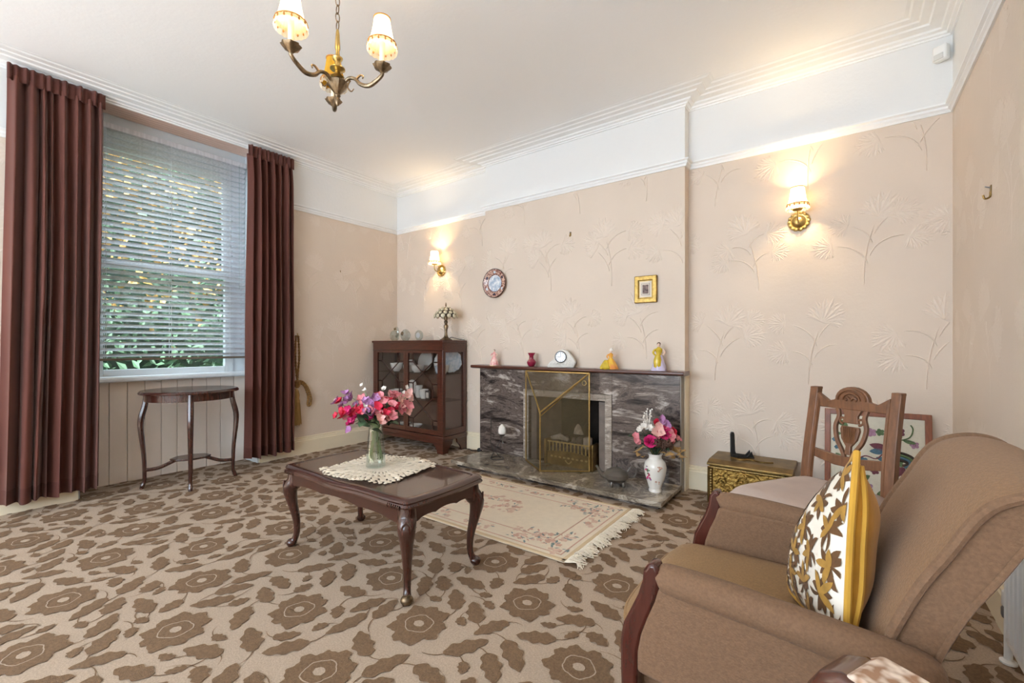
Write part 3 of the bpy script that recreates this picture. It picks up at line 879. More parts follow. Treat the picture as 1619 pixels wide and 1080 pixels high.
# ---- flowers
def petal_mesh(name, material, n=5, size=.02, cup=.6, seed=0):
    rr = random.Random(seed); mb = MB()
    for k in range(n):
        a = 2 * pi * k / n + rr.uniform(-.3, .3); s = size * rr.uniform(.8, 1.15); tl_ = rr.uniform(.1, cup)
        def fn(u, v, a=a, s=s, tl_=tl_):
            w = s * .62 * sin(pi * min(1, .12 + .88 * v) ** .8) * (u - .5) * 2
            l = s * v; h_ = l * tl_ + .25 * s * (u - .5) ** 2 * 4 * (1 - v * .4) + .06 * s * sin(9 * u + a)
            return (cos(a) * l - sin(a) * w, sin(a) * l + cos(a) * w, h_)
        mb.grid(fn, 4, 4)
    return mesh_of(name, mb, material, angle=80, recalc=False)
def leaf_mesh(name, material, ln, w):
    def fn(u, v):
        return (ln * v, w * (u - .5) * 2 * sin(pi * v) ** .7, .18 * ln * sin(pi * v) + .15 * w * abs(u - .5) * 2)
    return mesh_of(name, MB().grid(fn, 4, 6), material, angle=80, recalc=False)
def rose_mesh(name, material, r, seed):
    rr = random.Random(seed); mb = MB()
    for ringk, (n, rad, op) in enumerate(((3, .35, .15), (5, .65, .45), (6, 1.0, .9))):
        for k in range(n):
            a = 2 * pi * k / n + ringk * .5
            def fn(u, v, a=a, rad=rad, op=op):
                w = (u - .5) * 2 * .62 * rad * r * (sin(pi * (.15 + .75 * v)))
                out = rad * r * (.25 + .75 * v ** 1.3 * (.5 + op * .5)); h_ = r * (1.0 - .35 * op) * v - .12 * r * op * v * v + .04 * r * sin(7 * u + a)
                return (cos(a) * out - sin(a) * w, sin(a) * out + cos(a) * w, h_)
            mb.grid(fn, 4, 4)
    return mesh_of(name, mb, material, angle=80, recalc=False)
def aim(o, p, d, roll=0, s=1):
    q = Vector(d).to_track_quat('Z', 'Y')
    o.location = p; o.rotation_mode = 'QUATERNION'
    from mathutils import Quaternion
    o.rotation_quaternion = q @ Quaternion((0, 0, 1), roll); o.scale = (s, s, s)

VX, VY, VZ = -1.893, 1.42, CZ + .012
gv = thing('glass_vase', 'tall clear tapered glass vase on the lace doily', 'vase', (VX, VY, VZ))
vp = [(.046, 0), (.048, .004), (.046, .05), (.041, .12), (.036, .17), (.0345, .205), (.0365, .212)]
inner = [(r - .003, z + .008 if i == 0 else z) for i, (r, z) in enumerate(vp)][::-1]
part('vase_body', MB().lathe(vp + inner, 28), m_glass, gv)
bq = thing('flower_bouquet', 'bouquet of pink, red and purple sweet peas in the glass vase', 'flowers', (VX, VY, VZ))
rs = random.Random(21)
pets = {n: [petal_mesh('bloom', mm, 5, .0215, 1.1, i * 7 + n_) for i in range(2)] for n_, (n, mm) in enumerate((('pink', m_pink), ('red', m_red), ('magenta', m_magenta), ('purple', m_purple), ('blush', m_blush), ('white', m_whitepetal)))}
lv = [leaf_mesh('leaf', m_leaf, .07, .022), leaf_mesh('leaf', m_leaf_d, .055, .018)]
# sprays: (sideways in view, height above vase base, depth, colours)
RT = Vector((cos(radians(36.3)), sin(radians(36.3)), 0)); FW = Vector((-sin(radians(36.3)), cos(radians(36.3)), 0))
sprays = [(-.165, .285, .00, 'purple red'), (-.15, .235, -.03, 'red pink'), (-.125, .32, .02, 'purple purple'), (-.095, .265, -.05, 'red magenta'), (-.10, .205, -.05, 'magenta purple'), (-.08, .31, .03, 'pink purple'),
          (-.055, .36, .0, 'white'), (-.03, .29, -.03, 'purple white'), (.0, .31, -.05, 'purple purple'), (.02, .27, -.06, 'pink red'), (.05, .32, -.03, 'pink red'), (.065, .25, -.06, 'red red'),
          (.07, .30, .04, 'pink blush'), (.10, .29, -.04, 'red pink'), (.12, .31, .0, 'blush pink'), (.105, .245, -.05, 'blush pink'), (.14, .27, -.02, 'pink blush'), (.16, .33, .0, 'blush white'),
          (.03, .365, .03, 'white'), (.135, .345, .02, 'white'), (.0, .245, -.07, 'purple pink'), (.045, .235, -.07, 'blush pink'), (-.04, .25, -.06, 'magenta pink'), (.085, .335, .02, 'pink pink'), (-.115, .27, .04, 'pink purple'), (-.06, .27, -.06, 'red magenta')]
for i, (sx, sz, sd, cols) in enumerate(sprays):
    tip = RT * sx + FW * sd + Vector((0, 0, sz + .02)); a0 = rs.uniform(0, 6.28)
    base = Vector((.034 * cos(a0), .034 * sin(a0), .012 + rs.uniform(0, .05))); neck = Vector((tip.x * .14, tip.y * .14, .205))
    part('stem', MB().tube(spline([base, neck, tip * .6 + neck * .4 + Vector((0, 0, .02)), tip], 5), .0016, 5), m_stem, bq)
    out = (Vector((tip.x, tip.y, .12)) - FW * .12).normalized()
    for q, cn in enumerate(cols.split() * 3):
        if q >= 5 and len(cols.split()) > 1: break
        if cols == 'white' and q > 1: break
        o = part('bloom', pets[cn][rs.randrange(2)], None, bq)
        off = Vector((rs.uniform(-1, 1), rs.uniform(-1, 1), rs.uniform(-1, 1))) * .026 if q else Vector((0, 0, 0))
        aim(o, tip + off, out + Vector((rs.uniform(-.5, .5), rs.uniform(-.5, .5), rs.uniform(-.2, .5))), rs.uniform(0, 6), (.62 if cn == 'white' else 1.05) * rs.uniform(.85, 1.15))
for k in range(64):
    a = rs.uniform(0, 6.28); r = rs.uniform(.02, .15); z = rs.uniform(.19, .30)
    o = part('leaf', lv[k % 2], None, bq)
    aim(o, (r * cos(a) * .7, r * sin(a) * .7, z), (cos(a + 1.57) * .4 + rs.uniform(-.5, .5), sin(a + 1.57) * .4, 1), a + rs.uniform(-1, 1), rs.uniform(.7, 1.2))

# ================================================================== RUG
RX0, RX1, RY0, RY1 = -2.62, -1.075, 1.888, 2.745
RC = ((RX0 + RX1) / 2, (RY0 + RY1) / 2)
rug = thing('hearth_rug', 'cream floral wool rug with white fringe before the hearth', 'rug', (RC[0], RC[1], .003))
hx, hy = (RX1 - RX0) / 2, (RY1 - RY0) / 2
part('rug_body', MB().box(-hx, hx, -hy, hy, 0, .012), m_rug, rug, bevel=.006)
e = MB()
for s in (-1, 1):
    e.box(-hx, hx, s * hy - .022 * (s > 0) - .0, s * hy + .022 * (s < 0), .004, .0135)
    e.box(s * hx - .022 * (s > 0), s * hx + .022 * (s < 0), -hy, hy, .004, .0135)
part('edge_binding', e, m_rug_edge, rug, bevel=.003)
def frame_line(mb, ins, w, z):
    x, y = hx - ins, hy - ins
    mb.box(-x, x, -y, -y + w, .008, z); mb.box(-x, x, y - w, y, .008, z); mb.box(-x, -x + w, -y, y, .008, z); mb.box(x - w, x, -y, y, .008, z)
for ins in (.045, .165):
    m = MB(); frame_line(m, ins, .007, .0132); part('border_line', m, m_rug_pink, rug, smooth=False)
sets = {'pink': MB(), 'teal': MB(), 'rose': MB()}
rs = random.Random(31)
def blossom(cx, cy, r, key):
    z = .0131 + rs.uniform(0, .0006)
    n = 5; pts = [(cx + r * (.7 + .3 * abs(sin(2.5 * t))) * cos(t), cy + r * (.7 + .3 * abs(sin(2.5 * t))) * sin(t), z) for t in [2 * pi * k / 20 for k in range(20)]]
    sets[key].poly(pts)
def leaflet(cx, cy, a, l, key):
    z = .0130 + rs.uniform(0, .0006)
    sets[key].poly([(cx, cy, z), (cx + l * .5 * cos(a + .35), cy + l * .5 * sin(a + .35), z), (cx + l * cos(a), cy + l * sin(a), z), (cx + l * .5 * cos(a - .35), cy + l * .5 * sin(a - .35), z)])
def spray(cx, cy, ux, uy, ln, dens=1.0):
    for k in range(int(13 * dens)):
        t = rs.uniform(-.5, .5); o_ = rs.uniform(-.028, .028)
        x = cx + ux * ln * t - uy * o_; y = cy + uy * ln * t + ux * o_
        if rs.random() < .34: blossom(x, y, rs.uniform(.013, .024), rs.choice(('pink', 'rose', 'rose')))
        else: leaflet(x, y, rs.uniform(0, 6.28), rs.uniform(.025, .045), rs.choice(('teal', 'teal', 'pink')))
for s in (-1, 1):
    for x in (-.52, -.2, .14, .48): spray(x, s * (hy - .105), 1, 0, .24, 1.5)
    for y in (-.2, .12): spray(s * (hx - .105), y, 0, 1, .2, 1.4)
    for t in (-1, 1):
        spray(s * (hx - .11), t * (hy - .11), 1, t * s, .14, 1.6)
        spray(s * (hx - .22), t * (hy - .20), 1, -t * s * .5, .15, 1.6); spray(s * (hx - .33), t * (hy - .195), 1, 0, .16, 1.2)
for k in range(90):
    a = rs.uniform(0, 6.28); r = sqrt(rs.uniform(.12, 1))
    x, y = .21 * r * cos(a), .135 * r * sin(a)
    if rs.random() < .5: blossom(x, y, rs.uniform(.013, .026), rs.choice(('pink', 'rose', 'rose')))
    else: leaflet(x, y, rs.uniform(0, 6.28), rs.uniform(.025, .045), rs.choice(('teal', 'pink', 'rose')))
for key, mm in (('pink', m_rug_pink), ('teal', m_rug_teal), ('rose', m_rug_rose)):
    stuff(part('floral_pattern', sets[key], mm, rug, smooth=False, recalc=False))
m = MB()
for s in (-1, 1):
    for k in range(170):
        y = -hy + 2 * hy * (k + .5) / 170; clump = .01 * sin(k * .55) + .014 * sin(k * .23 + 1)
        for _ in range(2):
            l = rs.uniform(.05, .085) + clump
            m.tube(spline([(s * hx * .998, y, .008), (s * (hx + l * .35), y + rs.uniform(-.01, .01), .014 + rs.uniform(0, .008)), (s * (hx + l * .75), y + rs.uniform(-.02, .02), .010 + rs.uniform(0, .008)), (s * (hx + l), y + rs.uniform(-.025, .025), .004 + rs.uniform(0, .006))], 2), .0024, 4)
stuff(part('fringe', m, m_fringe, rug))

# ================================================================== DISPLAY CABINET
KX0, KX1, KY0, KY1, KH = -4.165, -3.095, 3.09, 3.425, 1.10
KC = ((KX0 + KX1) / 2, (KY0 + KY1) / 2)
kw, kd = (KX1 - KX0) / 2, (KY1 - KY0) / 2
cab = thing('display_cabinet', 'dark mahogany display cabinet with two glazed doors in the corner', 'cabinet', (KC[0], KC[1], 0))
part('cabinet_top', MB().box(-kw - .012, kw + .012, -kd - .012, kd, KH - .022, KH), m_mahog, cab, bevel=.006)
m = MB(); m.box(-kw, kw, -kd, -kd + .02, KH - .10, KH - .022); m.box(-kw, -kw + .02, -kd + .02, kd, KH - .10, KH - .022); m.box(kw - .02, kw, -kd + .02, kd, KH - .10, KH - .022)
part('frieze', m, m_mahog, cab, smooth=False)
part('top_beading', MB().box(-kw - .003, kw + .003, -kd - .004, -kd + .01, KH - .104, KH - .096), m_mahog_d, cab, bevel=.002)
for sx in (-1, 1):
    for sy in (-1, 1):
        part('corner_post', MB().box(sx * kw - .04 * (sx > 0), sx * kw + .04 * (sx < 0), sy * kd - .04 * (sy > 0), sy * kd + .04 * (sy < 0), .17, KH - .10), m_mahog, cab, bevel=.003, smooth=False)
    part('side_pane', MB().box(sx * (kw - .012) - .002, sx * (kw - .012) + .002, -kd + .04, kd - .04, .23, KH - .12), m_cab_glass, cab, smooth=False)
    m = MB(); m.box(sx * kw - .02 * (sx > 0), sx * kw + .02 * (sx < 0), -kd + .04, kd - .04, .17, .23); m.box(sx * kw - .02 * (sx > 0), sx * kw + .02 * (sx < 0), -kd + .04, kd - .04, KH - .12, KH - .10)
    part('side_rail', m, m_mahog, cab, smooth=False)
part('back_panel', MB().box(-kw + .04, kw - .04, kd - .012, kd - .004, .17, KH - .02), mat('cabinet_back', rgb(120, 92, 76), .7, var=.1), cab, smooth=False)
part('cabinet_floor', MB().box(-kw + .005, kw - .005, -kd + .03, kd - .01, .165, .185), m_mahog, cab, smooth=False)
m = MB(); m.box(-kw - .012, kw + .012, -kd - .012, kd, .125, .168)
part('plinth', m, m_mahog, cab, bevel=.006)
def bracket(sx, sy):
    m = MB()
    x = sx * (kw + .006); y = sy * (kd + .006) if sy < 0 else kd
    pl = [(0, 0), (.075, 0), (.08, .03), (.10, .06), (.13, .085), (.14, .126), (0, .126)]
    m.prism([(x - sx * u, w) for u, w in pl], y, y - sy * .022, 'xz')
    m.prism([(y - sy * (u + .0015), w) for u, w in pl], x - sx * .0015, x - sx * .022, 'yz')
    part('bracket_foot', m, m_mahog, cab, smooth=False)
for sx in (-1, 1):
    for sy in (-1, 1): bracket(sx, sy)
part('base_apron', MB().box(-kw + .1, kw - .1, -kd - .004, -kd + .016, .092, .126), m_mahog, cab, smooth=False)
for z in (.495, .765):
    part('glass_shelf', MB().box(-kw + .03, kw - .03, -kd + .03, kd - .015, z - .003, z + .003), m_cab_glass, cab, smooth=False)
dw = (2 * kw - .08) / 2
for di in range(2):
    x0 = -kw + .04 + di * dw; x1 = x0 + dw - .002; z0, z1 = .175, KH - .105; y0, y1 = -kd + .002, -kd + .022
    s = .032
    d = MB(); d.box(x0, x0 + s, y0, y1, z0, z1); d.box(x1 - s, x1, y0, y1, z0, z1); d.box(x0 + s, x1 - s, y0, y1, z0, z0 + s + .012); d.box(x0 + s, x1 - s, y0, y1, z1 - .022, z1)
    door = part('door', d, m_mahog, cab, smooth=False)
    gx0, gx1, gz0, gz1 = x0 + s, x1 - s, z0 + s + .012, z1 - .022
    part('pane', MB().box(gx0, gx1, y0 + .010, y0 + .013, gz0, gz1), m_cab_glass, door, smooth=False)
    def uv(u, v): return (gx0 + (gx1 - gx0) * u, y0 + .007, gz0 + (gz1 - gz0) * v)
    segs = []
    a, b = .17, .83
    for u in (a, b):
        e = 0 if u == a else 1
        segs += [((u, 1), (u, .88)), ((u, .88), (e, .88)), ((u, .12), (e, .12)), ((u, .12), (u, 0)), ((u, .595), (u, .405)), ((u, .595), (e, .595)), ((u, .405), (e, .405))]
        o_ = b if u == a else a
        segs += [((u, .88), (o_, .595)), ((u, .405), (o_, .12))]
    for p, q in segs:
        part('glazing_bar', MB().tube([uv(*p), uv(*q)], .0062, 6), m_mahog_d, door)
    if di == 1: part('key_plate', MB().box(x0 + .010, x0 + .022, y0 - .003, y0, .60, .64), m_brass_old, door)

def saucer(name, label, cat, x, y, z, prof, mm, group=None, tilt=0, seg=28, rz=0, wob=None):
    o = part(name, MB().lathe(prof, seg, wob=wob), mm)
    o.location = (x, y, z); o.rotation_euler = (tilt, 0, rz)
    tag(o, label, cat, group); return o
plate_p = lambda r: [(r * .45, 0), (r * .5, .004), (r * .62, .006), (r, .018), (r, .021), (r * .6, .010), (.001, .008)]
bowl_p = lambda r, h_: [(r * .45, 0), (r * .5, .008), (r * .8, h_ * .35), (r, h_), (r * .96, h_), (r * .74, h_ * .38), (.001, .016)]
cup_p = lambda r, h_: [(r * .6, 0), (r * .65, .004), (r * .85, h_ * .3), (r, h_), (r * .94, h_), (r * .78, h_ * .3), (.001, .01)]
G = 'china inside the display cabinet'
S1, S2, S3 = .7685, .4985, .185
fl = lambda a, i: 1 + .03 * sin(14 * a)
saucer('china_plate', 'large white fluted plate upright behind the cabinet side glass', 'plate', -3.215, 3.315, S1 + .12, plate_p(.118), m_china_blue, G, radians(80), 40, radians(48), fl)
saucer('fluted_bowl', 'white fluted bowl before the large upright plate in the cabinet', 'bowl', -3.19, 3.19, S1, bowl_p(.062, .085), m_china, G, 0, 40, 0, fl)
saucer('china_plate', 'white plate upright at the right of the upper cabinet shelf', 'plate', -3.37, 3.36, S1 + .105, plate_p(.105), m_china, G, radians(80), 40, 0, fl)
saucer('tea_cup', 'white cup before the upright plate on the upper cabinet shelf', 'cup', -3.30, 3.24, S1, cup_p(.045, .075), m_china_blue, G)
saucer('china_bowl', 'cream bowl at the middle of the upper cabinet shelf', 'bowl', -3.60, 3.22, S1, bowl_p(.078, .075), m_china, G)
saucer('china_plate', 'white plate upright behind the cream bowl in the cabinet', 'plate', -3.62, 3.37, S1 + .11, plate_p(.11), m_china, G, radians(78), 40)
saucer('sugar_bowl', 'round white bowl at the left of the upper cabinet shelf', 'bowl', -3.93, 3.22, S1, bowl_p(.07, .09), m_china, G)
saucer('china_jug', 'white rounded jug beside the round bowl on the upper shelf', 'jug', -3.82, 3.31, S1, [(.05, 0), (.07, .03), (.075, .06), (.055, .10), (.05, .125), (.045, .125), (.05, .1), (.001, .02)], m_china, G)
for k in range(4):
    saucer('saucer', ('lowest', 'second lowest', 'third', 'topmost')[k] + ' of four white saucers stacked on the upper cabinet shelf', 'saucer', -3.73, 3.24, S1 + k * .014, plate_p(.058), m_china, 'saucers stacked on the upper cabinet shelf')
saucer('china_plate', 'small white plate upright on the lower left cabinet shelf', 'plate', -3.83, 3.36, S2 + .085, plate_p(.085), m_china, G, radians(80))
for k in range(3):
    saucer('tea_cup', ('lowest', 'middle', 'topmost')[k] + ' of three white cups stacked on the lower cabinet shelf', 'cup', -3.61, 3.25, S2 + k * .034, cup_p(.042, .06), m_china, 'cups stacked on the lower cabinet shelf')
saucer('tea_cup', 'white cup beside the stacked cups on the lower shelf', 'cup', -3.50, 3.22, S2, cup_p(.05, .095), m_china, G)
saucer('china_bowl', 'white bowl at the left of the lower cabinet shelf', 'bowl', -3.95, 3.23, S2, bowl_p(.07, .07), m_china, G)
o = thing('photo_stand', 'tiny framed picture standing on the lower cabinet shelf', 'picture', (-3.42, 3.2, S2))
part('frame', MB().box(-.03, .03, -.006, .006, 0, .085), m_pewter, o, bevel=.003); part('picture', MB().box(-.018, .018, -.0075, -.0055, .015, .07), m_mount, o, smooth=False)
saucer('china_dish', 'white dish at the bottom of the cabinet behind the right door', 'dish', -3.60, 3.20, S3, bowl_p(.07, .04), m_china, G)
saucer('china_dish', 'white dish at the bottom of the cabinet behind the left door', 'dish', -3.78, 3.20, S3, bowl_p(.07, .04), m_china, G)

# things on the cabinet
TLX, TLY = -3.23, 3.27
tl_ = thing('table_lamp', 'small bronze table lamp with leaded glass shade on the cabinet', 'lamp', (TLX, TLY, KH))
part('lamp_base', MB().lathe([(.062, 0), (.064, .006), (.05, .014), (.034, .024), (.022, .034), (.017, .05)], 20), m_bronze, tl_)
part('lamp_stem', MB().lathe([(.017, .048), (.013, .07), (.016, .11), (.024, .135), (.022, .15), (.012, .165), (.018, .175), (.020, .19), (.014, .20), (.019, .215), (.017, .25)], 16), m_bronze, tl_)
sh = part('lamp_shade', MB().lathe([(.012, .335), (.05, .318), (.09, .282), (.118, .245), (.112, .243), (.085, .276), (.045, .31), (.01, .327)], 24), mat('lead_came', rgb(70, 58, 46), .5, .5, var=.2), tl_)
m_shell = mat('cream_glass_piece', rgb(214, 204, 176), .25, var=.2, vscale=30, coat=.4)
for row, (r, z, n, s, dz) in enumerate(((.116, .244, 12, .024, .012), (.094, .278, 11, .021, .013), (.064, .308, 9, .017, .012), (.035, .326, 6, .014, .008))):
    for k in range(n):
        a = 2 * pi * (k + .5 * (row % 2)) / n
        mm = MB().sphere((0, 0, 0), (.012 if row else .010, s * .92, s * .9), 10, 6)
        o = part('glass_piece', mm, m_shell, sh); o.location = (r * cos(a), r * sin(a), z)
        o.rotation_euler = (0, -radians((15, 40, 58, 72)[row]), a)
part('finial', MB().lathe([(.008, .33), (.004, .345), (.009, .352), (.006, .37), (.001, .385)], 10), m_bronze, tl_)
part('cable', MB().tube(spline([(.05, 0, .012), (.09, -.02, .03), (.115, .01, .022), (.128, .06, .012), (.135, .13, .004)], 5), .003, 6), m_black, tl_)
o = thing('crystal_ornament', 'leftmost crystal ornament on the cabinet, with a raised curl', 'ornament', (-4.0, 3.25, KH), 0, 'crystal ornaments on the cabinet')
part('body', MB().lathe([(.03, 0), (.045, .02), (.055, .06), (.04, .10), (.015, .115), (.001, .118)], 9), m_crystal, o, smooth=False)
part('curl', MB().tube(spline([(.03, 0, .04), (.055, 0, .09), (.04, 0, .14), (.02, 0, .135)], 4), .014, 7), m_crystal, o, smooth=False)
part('flower_centre', MB().sphere((.03, -.02, .13), .014, 8, 6), m_bronze, o)
o = thing('crystal_ornament', 'middle crystal ornament on the cabinet, with a brown centre', 'ornament', (-3.82, 3.25, KH), 0, 'crystal ornaments on the cabinet')
part('body', MB().lathe([(.03, 0), (.05, .03), (.058, .06), (.045, .095), (.02, .12), (.001, .125)], 10), m_crystal, o, smooth=False)
part('flower_centre', MB().sphere((0, -.045, .075), (.022, .012, .022), 10, 6), m_bronze, o)
o = thing('crystal_ornament', 'round crystal clock, the ornament nearest the table lamp', 'ornament', (-3.605, 3.25, KH), 0, 'crystal ornaments on the cabinet')
part('body', MB().lathe([(.052, -.012), (.055, 0), (.052, .012)], 14).xf(Matrix.Translation((0, 0, .055)) @ Matrix.Rotation(pi / 2, 4, 'X')), m_crystal, o, smooth=False)
part('dial', MB().lathe([(.03, -.002), (.03, .002)], 20).xf(Matrix.Translation((0, -.014, .055)) @ Matrix.Rotation(pi / 2, 4, 'X')), m_dial, o)
part('foot', MB().box(-.03, .03, -.012, .012, 0, .008), m_crystal, o)
# plugs and cable on the floor by the skirting
o = thing('power_plug', 'black plug and cable on the carpet beside the cabinet', 'plug', (-2.86, 3.36, 0.003))
part('plug_body', MB().sphere((0, 0, .022), (.03, .022, .022), 12, 8), m_black, o)
part('cable', MB().tube(spline([(-.02, 0, .02), (-.08, -.02, .008), (-.15, .02, .006), (-.25, .01, .006)], 5), .004, 6), m_black, o)

# ================================================================== FIREPLACE
SY = 3.27
fp = thing('fireplace', 'dark veined marble fireplace with a wooden mantel shelf', 'fireplace', (-1.85, SY, 0))
def fl_(mb): return mb.shift(1.85, -SY, 0)
part('marble_slab', fl_(MB().box(BX0, -2.27, SY, YB - .001, .055, .835)), m_marble, fp, bevel=.002, smooth=False)
part('marble_slab', fl_(MB().box(-1.44, -.928, SY, YB - .001, .055, .835)), m_marble, fp, bevel=.002, smooth=False)
part('marble_slab', fl_(MB().box(-2.27, -1.44, SY, YB - .001, .665, .835)), m_marble, fp, bevel=.002, smooth=False)
part('mantel_shelf', fl_(MB().prism([(SY - .075, .840), (SY - .082, .846), (SY - .082, .860), (SY - .075, .866), (YB - .001, .866), (YB - .001, .834), (SY - .05, .834)], BX0 - .05, BX1 + .035, 'yz')), m_mahog, fp, bevel=.003, smooth=False)
for a in ((-2.27, -2.215, .055, .665), (-1.495, -1.44, .055, .665), (-2.215, -1.495, .612, .665)):
    part('stone_trim', fl_(MB().box(a[0], a[1], SY - .012, YB - .001, a[2], a[3])), m_pale_stone, fp, bevel=.002, smooth=False)
part('side_strip', fl_(MB().box(-.928, BX1 - .004, SY + .004, YB - .001, .0, .834)), mat('grey_side_strip', rgb(150, 140, 126), .4, var=.2), fp, smooth=False)
part('hearth', fl_(MB().box(-2.735, -.918, 2.83, SY + .02, .028, .058)), m_hearth, fp, bevel=.003, smooth=False)
part('hearth_base', fl_(MB().box(-2.70, -.95, 2.875, SY + .06, 0, .028)), m_marble, fp, smooth=False)
m = MB(); m.box(OX0, OX1, 3.60, 3.62, .0, .70); m.box(OX0 - .02, OX0, YB, 3.62, 0, .70); m.box(OX1, OX1 + .02, YB, 3.62, 0, .70); m.box(OX0, OX1, YB, 3.62, .62, .70); m.box(OX0, OX1, YB, 3.62, 0, .056)
part('firebox', fl_(m), m_firebox, fp, smooth=False)
m_cheek = mat('grey_cheek_stone', rgb(128, 114, 104), .5, var=.3, vscale=10)
part('cheek', fl_(MB().prism([(-1.505, YB - .06), (-1.505, YB + .01), (-1.60, 3.58), (-1.64, 3.58), (-1.56, YB - .06)], .056, .60, 'xy')), m_cheek, fp, smooth=False)
part('cheek', fl_(MB().prism([(-2.205, YB - .06), (-2.205, YB + .01), (-2.11, 3.58), (-2.07, 3.58), (-2.15, YB - .06)], .056, .60, 'xy')), m_cheek, fp, smooth=False)

gf = thing('gas_fire', 'brass fronted coal effect fire basket in the hearth opening', 'fire', (-1.80, 3.24, .058))
part('front_panel', MB().prism([(-.215, 0)] + [(-.215 + .43 * i / 12, .105 + .018 * sin(pi * i / 12)) for i in range(13)] + [(.215, 0)], -.012, .0, 'xz'), m_brass_old, gf, bevel=.003, smooth=False)
m = MB()
for k in range(9): m.sphere((-.16 + k * .04, -.014, .07), (.012, .006, .008), 8, 6)
m.tube(spline([(-.03, -.014, .05), (0, -.016, .028), (.03, -.014, .05)], 4), .005, 6)
part('front_ornament', m, m_brass, gf)
for k in range(12):
    part('grate_bar', MB().lathe([(.006, .105), (.007, .13), (.005, .15), (.0065, .185), (.004, .192)], 8, (-.185 + k * .0336, -.004, 0)), m_brass, gf)
part('top_rail', MB().tube([(-.21, -.004, .19), (.21, -.004, .19)], .006, 8), m_brass, gf)
part('ash_box', MB().box(-.205, .205, .0, .24, 0, .09), m_firebox, gf, smooth=False)
for sx in (-1, 1):
    part('side_cheek', MB().box(sx * .215 - .012, sx * .215 + .012, -.03, .08, 0, .21), m_brass_old, gf, bevel=.006)
rs = random.Random(17)
for k in range(17):
    s = rs.uniform(.026, .045); mb = MB().sphere((0, 0, 0), (s * rs.uniform(.8, 1.3), s * rs.uniform(.8, 1.2), s * rs.uniform(.6, .95)), 7, 5)
    mb.v = [tuple(c * rs.uniform(.85, 1.15) for c in p) for p in mb.v]
    o = part('coal', mb, m_coal, gf, smooth=False); o.location = (-.17 + .34 * (k % 6) / 5 + rs.uniform(-.01, .01), .05 + .05 * (k // 6) + rs.uniform(-.01, .01), .13 + .03 * (k // 6))
    o.rotation_euler = (rs.uniform(0, 3), rs.uniform(0, 3), rs.uniform(0, 3))
m_log = mat('pale_ash_log', rgb(176, 160, 142), .9, var=.4, vscale=20, bump=.5, bscale=30, bdist=.01)
part('log', MB().tube([(-.20, .05, .205), (-.12, .06, .225), (-.05, .07, .20)], [.014, .026, .014], 8), m_log, gf)
part('log', MB().box(.10, .17, .04, .09, .15, .245), m_log, gf, bevel=.015)
part('log', MB().prism([(-.04, .24), (.05, .24), (.02, .31), (-.005, .33), (-.03, .29)], .14, .17, 'xz'), m_log, gf, bevel=.008)

# folding brass spark guard
A_, B_, C_ = Vector((-2.194, 3.19, .06)), Vector((-1.909, 2.971, .06)), Vector((-1.594, 3.19, .06))
A2, B2, C2 = A_ + Vector((0, 0, .765)), B_ + Vector((0, 0, .46)), C_ + Vector((0, 0, .765))
sg = thing('spark_guard', 'brass mesh spark guard folded around the fire opening', 'fire guard', tuple(B_))
loc = lambda *ps: [tuple(p - B_) for p in ps]
for a, b in ((A_, B_), (B_, C_), (A_, A2), (B_, B2), (C_, C2), (A2, B2), (B2, C2), (A2, C2)):
    part('frame_bar', MB().tube(loc(a + Vector((0, 0, .006)), b + Vector((0, 0, .006))), .0062, 6), m_brass, sg)
part('frame_bar', MB().tube(loc(A2 + Vector((.02, -.004, -.012)), B2 + Vector((.004, -.004, -.02))), .004, 6), m_brass, sg)
part('frame_bar', MB().tube(loc(C2 + Vector((-.02, -.004, -.014)), B2 + Vector((.01, -.004, -.02))), .004, 6), m_brass, sg)
part('mesh_panel', MB().poly(loc(A_, B_, B2, A2)), m_screen_mesh, sg, smooth=False, recalc=False)
part('mesh_panel', MB().poly(loc(B_, C_, C2, B2)), m_screen_mesh, sg, smooth=False, recalc=False)
part('mesh_panel', MB().poly(loc(A2, B2, C2)), m_screen_mesh, sg, smooth=False, recalc=False)
rp = C2 - B_ + Vector((-.035, -.016, -.07))
part('ring_handle', MB().tube([tuple(rp + Vector((.018 * cos(t), -.004, .018 * sin(t)))) for t in [2 * pi * k / 16 for k in range(16)]], .003, 6, loop=True), m_brass, sg)

# teapot
tp = thing('pewter_teapot', 'squat pewter teapot on little feet at the front of the hearth', 'teapot', (-1.29, 3.0, .058), radians(35))
part('pot_body', MB().lathe([(.03, .028), (.06, .034), (.085, .06), (.086, .085), (.07, .108), (.045, .118), (.03, .12)], 28), m_pewter, tp)
part('lid', MB().lathe([(.046, .117), (.04, .124), (.018, .130), (.006, .133), (.007, .140), (.011, .146), (.006, .153), (.001, .155)], 20), m_pewter, tp)
part('spout', MB().tube(spline([(-.07, 0, .07), (-.105, 0, .085), (-.125, 0, .12), (-.14, 0, .142)], 5), lerps([.024, .016, .010, .008], 5), 10), m_pewter, tp)
part('handle', MB().tube(spline([(.078, 0, .10), (.105, 0, .135), (.135, 0, .125), (.14, 0, .09), (.118, 0, .06), (.08, 0, .06)], 5), .006, 8), m_pewter, tp)
for k in range(4):
    a = pi / 4 + k * pi / 2
    part('foot', MB().tube(spline([(.05 * cos(a), .05 * sin(a), .045), (.06 * cos(a), .06 * sin(a), .018), (.056 * cos(a), .056 * sin(a), .0)], 4), lerps([.012, .012, .010], 4), 8), m_pewter, tp)

